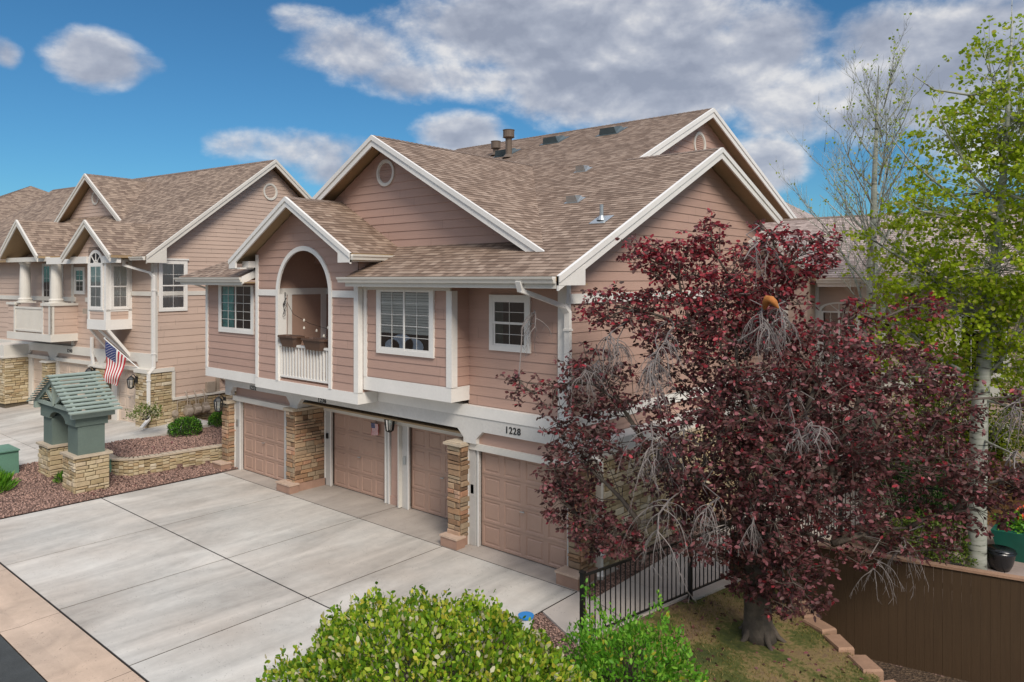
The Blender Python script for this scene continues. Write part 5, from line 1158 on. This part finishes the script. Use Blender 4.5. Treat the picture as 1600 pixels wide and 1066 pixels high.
def skeleton(M, base, top, B, Cs, r0=.16, rt=.012, twigs=.25, wob=.12, sides=6, tw=.006, seed=1):
    rr = random.Random(seed); N = [Vector(base)+(Vector(top)-Vector(base))*k/6 for k in range(7)]; root = Vector(base)
    order = sorted(range(len(B)), key=lambda i: (Vector(B[i][:3])-Vector(top)).length)
    for i in order:
        c = Vector(B[i][:3]); q = min(N, key=lambda p: (p-c).length+.55*(p-Vector(top)).length+(3 if p.z > c.z+.6 else 0)); L = (c-q).length; n = max(3, int(L/.35)); pts = []
        mid = (q+c)/2+Vector((rr.uniform(-wob, wob), rr.uniform(-wob, wob), .14*L))
        for k in range(n+1):
            s = k/n; p = q*(1-s)**2+mid*2*s*(1-s)+c*s*s
            if 0 < k < n: p += Vector([rr.gauss(0, .03) for _ in range(3)])
            pts.append(p)
        d0 = (q-Vector(top)).length; ra = max(rt*1.4, r0*.42*math.exp(-d0*.33)); M.tube(pts, [ra+(rt-ra)*(k/n) for k in range(n+1)], sides); N += pts[1:]
        C = Cs[i] if Cs is not None else []; m_ = int(len(C)*twigs); hubs = []
        for j in range(max(2, len(C)//14)):
            e = Vector(C[-1-j]); s_ = pts[max(1, int(len(pts)*rr.uniform(.35, 1))-1)]; k_ = (s_+e)/2+Vector([rr.gauss(0, .07) for _ in range(3)]); M.tube([s_, k_, e], [rt*.8, rt*.6, tw*1.3], 4, cap=False); hubs += [k_, e, (k_+e)/2]
        for j in range(m_):
            e = Vector(C[j]); s_ = min(pts[1:]+hubs, key=lambda p: (p-e).length*rr.uniform(.8, 1.3)); k_ = (s_+e)/2+Vector([rr.gauss(0, .05) for _ in range(3)])
            M.tube([s_, k_, e], [tw*1.5, tw*1.1, tw*.5], 3, cap=False)
    return N
RED = [(-8.52,10.61,3.81,0.65,0.47,0.3),(-8.96,10.49,4.08,0.30,0.2,0.15),(-7.65,11.22,4.00,0.82,0.70,0.9),(-7.18,11.23,5.42,0.80,0.44,0.9),(-6.64,11.42,6.33,0.51,0.34,0.9),(-6.10,11.62,6.21,0.64,0.53,1),(-5.61,11.78,6.64,0.28,0.42,0.8),(-5.02,12.28,6.86,0.13,0.13,0.3),(-6.06,11.27,5.23,0.87,0.65,1),(-5.02,11.49,4.63,0.94,0.78,0.8),(-7.88,11.03,2.65,0.64,0.94,1),(-6.47,10.91,3.27,0.87,0.76,0.7),(-7.41,10.76,1.59,0.36,0.62,1),(-6.72,10.70,1.54,0.56,0.37,1),(-5.33,10.97,3.22,0.92,0.87,1),(-5.26,11.29,1.92,0.99,0.62,0.9),(-4.53,12.57,6.36,0.81,0.54,1.1),(-4.73,12.53,5.88,0.49,0.33,0.7),(-4.01,12.75,4.60,0.96,0.64,1.1),(-3.17,13.73,4.36,1.08,0.54,1.1),(-3.54,12.50,3.63,1.13,0.77,1.1),(-4.43,11.34,2.99,0.95,0.85,0.9),(-3.71,12.09,2.56,1.01,0.60,1),(-2.73,13.45,2.96,1.04,0.62,1),(-1.90,14.16,2.60,0.78,0.35,1),(-4.06,11.39,1.32,0.59,0.54,1),(-4.43,11.34,1.94,0.65,0.50,0.9),(-2.96,13.65,1.77,0.85,0.53,0.8),(-3.00,14.80,5.42,0.48,0.30,0.5),(-3.81,13.84,5.31,0.25,0.45,0.6),(-2.49,14.18,3.73,0.65,0.48,0.8),(-5.31,11.64,5.66,0.64,0.59,0.6),(-8.08,10.72,2.04,0.29,0.70,0.8),(-4.08,12.03,3.83,0.82,0.82,1),(-5.93,11.24,2.33,0.75,0.59,0.7),(-4.78,11.17,3.87,0.80,0.70,0.9),(-3.90,12.71,1.54,0.85,0.42,0.5),(-1.59,14.95,3.94,0.27,0.24,0.4),(-3.56,14.06,5.20,0.34,0.34,0.3),(-1.25,14.7,2.55,.7,.33,.9),(-2.1,14.3,2.1,.8,.35,.6),
 (-5.2,13.0,3.6,1.3,.9,.6),(-5.6,12.9,2.4,1.2,.8,.5),(-4.2,13.6,2.8,1.0,.7,.5),(-6.4,12.2,4.3,1.0,.8,.5),(-5.2,11.8,5.95,.6,.5,.7),(-5.35,12.2,5.2,.9,.7,.9),(-4.75,12.3,5.3,.8,.6,.8),(-4.85,11.8,1.15,.55,.5,.8),(-4.5,11.9,.75,.35,.35,.5)]
BARE = [(-5.77,9.93,4.31,0.59,0.69,1),(-4.39,10.98,5.01,0.68,0.68,1),(-5.70,9.99,2.65,0.78,0.88,1),(-3.99,11.06,3.50,0.43,0.57,1),(-7.14,10.47,4.46,0.55,0.49,1),(-3.10,12.71,1.55,0.7,0.40,0.4),(-1.82,14.62,3.10,0.75,0.85,0.8),(-5.11,11.68,6.09,0.85,0.74,0.5),(-4.98,10.47,2.00,0.58,0.49,0.8),(-8.66,10.88,5.39,0.72,0.60,0.3)]
TB = (-4.94, 12.22, -.18)
RT = thing('red_leaf_tree', 'wide spreading purple red leaved tree with bare grey twig clumps before the pink house', 'tree', TB)
P, D, Cs = clusters(RED, 300, 8, .06, -.28)
n = len(P); up = P[:, 2] > 5.2+RG.normal(size=n)*.7; young = (RG.random(n) < .035) | up & (RG.random(n) < .55)
Ls = RG.uniform(.06, .105, n); leafmesh('crown', P[~young], D[~young], Ls[~young], Ls[~young]*.55, 'leaf_red', RT, shape=1); leafmesh('young_leaves', P[young], D[young], Ls[young], Ls[young]*.55, 'leaf_red2', RT, shape=1, label='bright crimson young leaves')
M = MB(); top = Vector((-4.95, 12.15, 1.75)); M.tube([TB, (-4.94, 12.2, .0), (-4.95, 12.2, .35), (-4.97, 12.18, 1.0), tuple(top)], [.30, .25, .225, .21, .19], 14)
for a in range(5):
    an = a*1.3+.4; M.tube([(TB[0]+.14*math.cos(an), TB[1]+.14*math.sin(an), .12), (TB[0]+.30*math.cos(an), TB[1]+.30*math.sin(an), -.10), (TB[0]+.5*math.cos(an), TB[1]+.5*math.sin(an), -.24)], [.08, .05, .02], 6)
NS = skeleton(M, (-4.95, 12.17, 1.0), top, RED, Cs, .22, .014, .5, .2, 7, .005); M.build('trunk', 'bark', RT, smooth=True)
M = MB(); M.tube([(-4.5, 11.35, 5.45), (-4.46, 11.32, 5.55), (-4.42, 11.3, 5.60), (-4.36, 11.28, 5.60), (-4.30, 11.26, 5.55), (-4.24, 11.25, 5.47)], [.03, .06, .075, .06, .05, .015], 10); MT['torn'] = mat('torn_orange_wood', (.42, .15, .03), .8, .3, 9, bs=60, bst=.8); M.build('torn_limb', 'torn', RT, smooth=True)
def barefan(M, b, rr, n, thin=1.0, NS=()):
    c = Vector(b[:3]); root = c+Vector((rr.uniform(-.3, .3)*b[3], .5*b[3], b[4]*.75)); q0 = min(NS, key=lambda p: (p-root).length); m1_ = q0.lerp(root, .35)+Vector((rr.gauss(0, .12), rr.gauss(0, .12), .08)); m2_ = q0.lerp(root, .7)+Vector((rr.gauss(0, .12), rr.gauss(0, .12), .05)); M.tube([q0, m1_, m2_, root], [.018*thin, .016*thin, .014*thin, .013*thin], 5, cap=False)
    hub = [root, c+Vector((0, .1, b[4]*.45)), c+Vector((rr.uniform(-.15, .15), 0, 0))]; M.tube(hub, [.022*thin, .018*thin, .010*thin], 5)
    for i in range(n):
        s = rr.random(); st = hub[0].lerp(hub[1], s) if rr.random() < .5 else hub[1].lerp(hub[2], s)
        a = rr.uniform(0, 2*math.pi); L = rr.uniform(.6, 1.3)*b[3]; d = Vector((math.cos(a), math.sin(a)*.7, rr.uniform(-.7, .4))); pts = [st]; p = st.copy(); k_ = 7
        for j in range(k_):
            d = (d+Vector((rr.gauss(0, .12), rr.gauss(0, .12), -.30))).normalized(); p = p+d*L/k_*1.25; pts.append(p.copy())
        M.tube(pts, [(.009*(1-j/(k_+1))+.0025)*thin for j in range(k_+1)], 4, cap=False)
        for j in range(2, k_+1):
            for _ in range(2):
                if rr.random() < .75:
                    q = pts[j]; dd_ = (d+Vector((rr.gauss(0, .6), rr.gauss(0, .6), rr.gauss(-.3, .3)))).normalized(); l = rr.uniform(.12, .32)*b[3]*1.2; e = q+dd_*l*.5; f_ = e+(dd_+Vector((rr.gauss(0, .3), rr.gauss(0, .3), -.35))).normalized()*l*.6
                    M.tube([q, e, f_], [.0045*thin, .0035*thin, .002*thin], 3, cap=False)
M = MB(); rr = random.Random(9)
for b in BARE:
    for _ in range(int(3.5*b[5])+(0 if b[0] < -8.5 else 1)):
        k_ = rr.uniform(.45, .8); barefan(M, (b[0]+rr.gauss(0, .45)*b[3], b[1]+rr.uniform(-.05, .55), b[2]+rr.gauss(0, .45)*b[4], b[3]*k_, b[4]*k_, 1), rr, int(10*b[5]+4), .72, NS)
M.build('bare_twigs', 'twig', RT)
# ------------------------------------------------------------------ aspens
ASP = [(-2.45,18.29,10.30,0.81,0.94,0.45),(-2.11,18.72,11.01,0.41,0.54,0.3),(-2.27,18.18,9.05,1.33,0.93,.9),(-3.07,17.49,8.92,0.80,0.60,0.5),(-1.83,18.16,9.25,1.17,1.17,.9),(-2.42,17.66,7.69,1.69,0.91,1.1),(-3.41,16.81,7.30,0.98,0.65,0.6),(-2.19,17.59,6.38,1.80,1.03,1.2),(-3.46,17.04,6.00,1.12,0.73,0.8),(-3.93,17.02,5.06,0.87,0.60,0.7),(-2.82,17.32,5.35,1.43,0.91,1.1),(-1.78,17.68,5.11,1.01,1.01,1.1),(-3.65,17.40,4.24,1.08,0.61,0.8),(-2.25,18.06,4.15,1.19,0.66,0.9),(-4.03,16.94,6.67,0.60,0.47,0.35),(-4.58,16.61,6.95,0.41,0.27,0.2),(-1.41,18.26,7.67,1.03,1.93,1.1),(-3.70,17.09,8.40,0.40,0.33,0.25),(-3.30,17.43,9.87,0.20,0.16,0.15)]
A1 = thing('aspen_tree', 'tall aspen with thick white trunk and dense lime green leaves at the right edge', 'tree', (-2.55, 17.41, 0), 'aspens in the back garden')
P, D, Cs = clusters(ASP, 190, 9, .10, -.1); n = len(P); Ls = RG.uniform(.055, .095, n); leafmesh('crown', P, D, Ls, Ls*.95, 'leaf_aspen', A1, shape=1)
M = MB(); tr = [(-2.55, 17.41, -.1), (-2.55, 17.41, .3), (-2.50, 17.46, 3.28), (-2.36, 17.58, 5.09), (-2.19, 17.72, 7.03), (-2.1, 18.0, 9), (-2.03, 18.25, 11.3)]; M.tube(tr, [.20, .185, .155, .125, .085, .05, .012], 14)
rr = random.Random(5)
for i, b in enumerate(ASP):
    c = Vector(b[:3]); k = max(range(len(tr)), key=lambda j: -(abs(tr[j][2]-(c.z-1.1)))); q = Vector(tr[k]).lerp(Vector(tr[min(k+1, 6)]), rr.random()*.6); q.z = min(q.z, c.z); m_ = (q+c)/2+Vector((0, 0, -.15)); M.tube([q, m_, c, c+(c-m_)*.6+Vector((0, 0, .25))], [.045, .03, .018, .006], 5)
    for j in range(int(len(Cs[i])*.3)): e = Vector(Cs[i][j]); s_ = m_.lerp(c, rr.random()); M.tube([s_, (s_+e)/2+Vector((0, 0, .06)), e], [.008, .006, .003], 3, cap=False)
for b in ((-3.6, 16.9, 3.9), (-1.7, 17.2, 3.4), (-1.9, 16.9, 2.6)):
    q = Vector((-2.5, 17.46, b[2]+.1)); c = Vector(b); M.tube([q, (q+c)/2, c, c+(c-q)*.6], [.03, .022, .014, .005], 5)
M.build('trunk', 'aspen_bark', A1, smooth=True)
def upbranch(M, p, d, L, r, lv, rr, tips):
    n_ = 6; pts = [p]; q = p.copy()
    for k in range(n_): d = (d+Vector((rr.gauss(0, .07), rr.gauss(0, .07), .07))).normalized(); q = q+d*L/n_; pts.append(q.copy())
    M.tube(pts, [r*(1-.75*k/n_) for k in range(n_+1)], 5 if r > .015 else 3, cap=False)
    if lv == 0: tips += pts[3:]; return
    for k in range(1, n_+1):
        for _ in range(2 if lv < 2 else 1):
            a = rr.uniform(0, 2*math.pi); s_ = Vector((math.cos(a), math.sin(a), 0)); dd_ = (d+s_*rr.uniform(.5, .9)).normalized(); upbranch(M, pts[k].copy(), dd_, L*rr.uniform(.35, .55), r*.4*(1-.4*k/n_)+.002, lv-1, rr, tips)
AS2 = [(-5.40,21.69,10.71,0.52,0.78,0.12),(-4.94,22.08,10.36,0.38,0.52,0.25),(-5.47,21.63,9.41,0.42,0.62,0.22),(-4.76,21.97,7.74,0.86,0.77,0.30),(-4.95,21.42,5.85,1.18,0.85,0.40),(-6.13,21.07,7.76,1.04,0.52,0.05),(-6.39,20.84,6.54,0.87,0.87,0.08)]
A2 = thing('aspen_tree', 'nearly bare pale aspen with fine upright twigs against the sky', 'tree', (-5.51, 21.0, 0), 'aspens in the back garden'); M = MB(); rr = random.Random(12); tips = []
tr = [(-5.51, 21.0, -.1), (-5.5, 21.0, 3.8), (-5.45, 21.1, 6.5), (-5.42, 21.2, 8.6), (-5.34, 21.3, 11.6)]; M.tube(tr, [.2, .155, .11, .07, .012], 12)
for k in range(25):
    z = 4.6+k*.255; t_ = (z-3.8)/7.8; a = k*2.4+.5; p = Vector((-5.48+.02*k*.5, 21.0+.03*k*.6, z)); L = (3.4-2.3*t_)*rr.uniform(.8, 1.1); upbranch(M, p, Vector((math.cos(a)*.62, math.sin(a)*.62, .75)).normalized(), L, .045*(1-.6*t_), 2, rr, tips)
upbranch(M, Vector((-5.0, 21.0, 4.5)), Vector((.45, 0, .9)), 4.2, .07, 2, rr, tips)
M.build('trunk', 'aspen_bark', A2); P, D, Cs = clusters(AS2, 90, 6, .08, -.1); tp = np.array([tuple(t_) for t_ in tips]); tp = tp[RG.random(len(tp)) < .10]; P = np.concatenate([P, tp]); D = np.concatenate([D, RG.normal(size=(len(tp), 3))]); n = len(P); Ls = RG.uniform(.05, .08, n); leafmesh('crown', P, D, Ls, Ls*.9, 'leaf_aspen', A2, shape=1)
# ------------------------------------------------------------------ shrubs
def dome(n, c, r, lump=.12, lo=-.3, inner=.55, seed=0):
    d = nrm(RG.normal(size=(n*2, 3))); d = d[d[:, 2] > lo][:n]; m_ = len(d)
    l = 1+lump*(np.sin(d[:, 0]*5+seed)*np.sin(d[:, 1]*6+seed*2)+.7*np.sin(d[:, 2]*9+d[:, 0]*8+seed)+.5*np.sin(d[:, 1]*15+d[:, 0]*11))
    k = np.where(RG.random(m_) < .7, RG.uniform(.93, 1.03, m_), RG.uniform(inner, .95, m_)); return np.array(c)+d*(l*k)[:, None]*np.array(r), d
def shrub(label, c, r, n, mats_, ll, name='shrub', lump=.12, lo=-.35, group=None, wr=.5, up_=.5, shoots=0, stems=40, seed=0):
    t = thing(name, label, 'shrub', (c[0], c[1], c[2]-r[2]*(.3 if lo < -.1 else 0)), group); P, d = dome(n, c, r, lump, lo, seed=seed); D = d*.7+RG.normal(size=d.shape)*.55; D[:, 2] += up_
    if shoots:
        Q, q = dome(shoots, c, r, lump, .1, seed=seed)
        for k in range(7): h = k*.035; P = np.concatenate([P, Q+np.array([0, 0, 1])*h+RG.normal(size=Q.shape)*.008]); D = np.concatenate([D, q*.2+RG.normal(size=q.shape)*.6+np.array([0, 0, .6])])
    n = len(P); Ls = RG.uniform(*ll, n); pick = RG.choice(len(mats_), n, p=[m_[1] for m_ in mats_])
    for k, (m_, pr) in enumerate(mats_):
        s_ = pick == k
        if s_.sum(): leafmesh('foliage' if k == 0 else ('blossom' if 'blossom' in m_ else 'new_leaves'), P[s_], D[s_], Ls[s_], Ls[s_]*wr, m_, t, shape=1 if ll[1] > .05 else 0)
    M = MB(); rr = random.Random(seed+3); b = Vector((c[0], c[1], c[2]-r[2]*.55))
    for k in range(stems):
        a = rr.uniform(0, 6.28); e = Vector((c[0]+r[0]*.8*math.cos(a)*rr.random(), c[1]+r[1]*.8*math.sin(a)*rr.random(), c[2]+r[2]*rr.uniform(.2, .8))); s_ = b+Vector((rr.uniform(-.3, .3)*r[0], rr.uniform(-.3, .3)*r[1], 0)); M.tube([s_, (s_+e)/2+Vector((0, 0, .1)), e], [.014, .010, .004], 4, cap=False)
    M.build('stems', 'twigd', t); return t
shrub('big rounded hedge shrub with cream tipped leaves at the bottom centre', (-6.95, 6.65, .24), (2.35, 1.75, 1.10), 22000, [('leaf_shrub', .84), ('blossom', .09), ('yellowl', .07)], (.05, .10), lump=.095, shoots=900, stems=260, up_=.45, wr=.58)
shrub('loose bright green shrub in front of the iron fence', (-5.45, 8.85, .2), (.95, .80, .84), 4800, [('leaf_bright', .97), ('yellowl', .03)], (.045, .085), lump=.26, shoots=260, stems=60, seed=4)
shrub('small round dark green bush under the gas meters', (-25.2, 12.1, .72), (.52, .5, .36), 3500, [('leaf_bright', .4), ('leaf_dark', .6)], (.05, .10), lump=.08, seed=2, wr=.3, group='round bushes by the side wall'); shrub('small round green bush partly behind the stone garage pier', (-25.7, 13.8, .72), (.5, .5, .36), 3000, [('leaf_bright', .4), ('leaf_dark', .6)], (.05, .10), lump=.08, seed=6, wr=.3, group='round bushes by the side wall')
shrub('small cream and yellow leaved sapling by the white downspout', (-26.0, 11.1, 1.25), (.48, .45, .30), 900, [('blossom', .35), ('leaf_far', .65)], (.05, .09), lump=.25, seed=8, stems=18)
shrub('spiky green clump at the left edge beside the driveway', (-23.9, 6.0, .12), (.55, .5, .42), 1500, [('leaf_bright', 1)], (.18, .32), lump=.1, lo=.0, seed=3, wr=.10, up_=1.4, stems=5); shrub('tiny green plant at the foot of the stone arch', (-23.35, 7.75, .12), (.22, .25, .28), 500, [('leaf_bright', .6), ('leaf_dark', .4)], (.08, .14), lump=.1, lo=0, seed=3, wr=.15, up_=1.2, stems=4)
shrub('yellow green shrub behind the brown fence left of the aspen trunk', (-3.3, 17.5, .35), (.75, .6, .55), 4200, [('leaf_far', 1)], (.04, .08), lump=.15, seed=9); shrub('dark green shrub behind the yellow green one', (-3.9, 18.6, .9), (.9, .7, 1.1), 5000, [('leaf_dark', 1)], (.05, .09), lump=.18, seed=10)
shrub('tall lime shrub against the rear house wall, left of the trunk', (-3.7, 20.6, 1.9), (1.0, .8, 1.9), 9000, [('leaf_far', .7), ('leaf_aspen', .3)], (.05, .09), lump=.2, seed=12); shrub('tall lime shrub right of the aspen trunk, overhanging the cedar fence', (-1.4, 20.2, 2.4), (1.3, .8, 1.6), 9000, [('leaf_far', .6), ('leaf_aspen', .4)], (.05, .09), lump=.2, seed=13)
P, d = dome(1500, (-1.5, 19.0, .6), (.8, .45, .32), .2, 0); n = len(P); L_ = RG.uniform(.05, .1, n); leafmesh('foliage', P, d+RG.normal(size=d.shape)*.5, L_, L_*.5, 'leaf_bright', RAISED, shape=1)
P, d = dome(60, (-1.8, 18.95, .75), (.5, .35, .3), .2, .2); n = len(P); L_ = RG.uniform(.06, .1, n); leafmesh('flowers', P, d, L_, L_, 'redfl', RAISED, shape=1)['kind'] = 'stuff'
# garden tree behind, closing the view on the right
GT = thing('garden_tree', 'leafy green tree beyond the rear house, seen through the aspen leaves', 'tree', (5.5, 27, 0)); gb = [(5.5, 27, 4.5, 2.6, 1.8, 1), (4.2, 26.5, 3.4, 1.6, 1.2, 1), (7, 27, 5.5, 2, 1.5, .9), (5.6, 27, 6.4, 1.6, 1.0, .8)]
P, D, Cs = clusters(gb, 200, 7, .12, -.1); n = len(P); L_ = RG.uniform(.09, .16, n); leafmesh('crown', P, D, L_, L_*.6, 'leaf_far', GT, shape=1); M = MB(); M.tube([(5.5, 27, -.1), (5.5, 27, 3)], [.25, .16], 10); skeleton(M, (5.5, 27, 1.5), Vector((5.5, 27, 3)), gb, Cs, .2, .02, .2); M.build('trunk', 'bark', GT)
# ------------------------------------------------------------------ ground cover (uncountable)
n = 26000; X = RG.uniform(-6.9, -1.8, n); Y = RG.uniform(8.2, 14.2, n); ok = np.array([fdist(x, y) > .12 and beyond(x, y) < -.02 and wdist(x, y) < -.1 and (math.hypot(x+4.94, y-12.22) > .75 or RG.random() < .1) and math.sin(x*2.1+1)*math.sin(y*1.7)+.45*RG.normal() > -.35 for x, y in zip(X, Y)]); X, Y = X[ok], Y[ok]
P = np.stack([X, Y, np.array([yz(x, y) for x, y in zip(X, Y)])-.005], 1); D = RG.normal(size=P.shape)*.5; D[:, 2] = 1; L_ = RG.uniform(.03, .075, len(P)); o = leafmesh('grass', P, D, L_, L_*.14, 'grass'); tag(o, 'short patchy grass with straw coloured blades under the red tree', 'grass'); o['kind'] = 'stuff'
def pebbles(name, pts, smin, smax, label):
    V, F = [], []; n = len(pts); s = RG.uniform(smin, smax, n); rt_ = RG.normal(size=(n, 6, 3))*.18
    base = np.array([(1, 0, 0), (0, 1, 0), (-1, 0, 0), (0, -1, 0), (0, 0, .7), (0, 0, -.7)]); fc = np.array([(0, 1, 4), (1, 2, 4), (2, 3, 4), (3, 0, 4), (1, 0, 5), (2, 1, 5), (3, 2, 5), (0, 3, 5)])
    an = RG.uniform(0, 6.28, n); c, s_ = np.cos(an), np.sin(an); B = base[None]+rt_; B = B*s[:, None, None]; X = B[:, :, 0]*c[:, None]-B[:, :, 1]*s_[:, None]; Y = B[:, :, 0]*s_[:, None]*.7+B[:, :, 1]*c[:, None]*.7; V = np.stack([X, Y, B[:, :, 2]*.8], 2)+np.array(pts)[:, None]; V = V.reshape(-1, 3); W = V.mean(0); V = V-W
    F = (np.arange(n)[:, None, None]*6+fc[None]).reshape(-1).astype(np.int32); me = bpy.data.meshes.new(name); me.vertices.add(len(V)); me.vertices.foreach_set('co', V.ravel()); me.loops.add(len(F)); me.loops.foreach_set('vertex_index', F); nf = len(F)//3; me.polygons.add(nf); me.polygons.foreach_set('loop_start', np.arange(0, nf*3, 3, dtype=np.int32)); me.update(calc_edges=True)
    me.materials.append(MT['pebble']); o = bpy.data.objects.new(name, me); COL.objects.link(o); o.location = W; o['kind'] = 'stuff'; tag(o, label, 'gravel')
pp = []
for _ in range(26000):
    x, y = random.uniform(-25.85, -21.42), random.uniform(4.8, 13.5)
    if y > 9 and wallx(y)-.28 < x < wallx(y)+.06: continue
    pp.append((x, y, bedz(x, y)+.008))
pebbles('rock_mulch', pp, .018, .045, 'reddish brown rock mulch in the bed between the two driveways')
pp = []
for _ in range(5000):
    x, y = random.uniform(-8.25, -7.76), random.uniform(11.5, 18); pp.append((x, y, -.02))
for _ in range(6000):
    x, y = random.uniform(-9.0, -6.5), random.uniform(8.2, 10.3)
    if x < -8.15 and y < 12: continue
    if y > 10.3-(x+8.12)*.47: continue
    pp.append((x, y, -.02))
pebbles('rock_mulch', pp, .012, .03, 'dark rock mulch beside the concrete walk by the iron fence')

n = 420; X = np.concatenate([RG.uniform(-25, -21.6, 150), RG.uniform(-6.4, -3.2, 270)]); Y = np.concatenate([RG.uniform(7.5, 11.3, 150), RG.uniform(9.5, 13.6, 270)])
Z = np.array([bedz(x, y)+.03 if x < -20 else yz(x, y)+.01 for x, y in zip(X, Y)]); D = RG.normal(size=(n, 3)); D[:, 2] *= .2; L_ = RG.uniform(.05, .09, n)
o = leafmesh('fallen_leaves', np.stack([X, Y, Z], 1), D, L_, L_*.6, 'leaf_red', shape=1); tag(o, 'scattered dry red leaves on the mulch and under the red tree', 'fallen leaves'); o['kind'] = 'stuff'
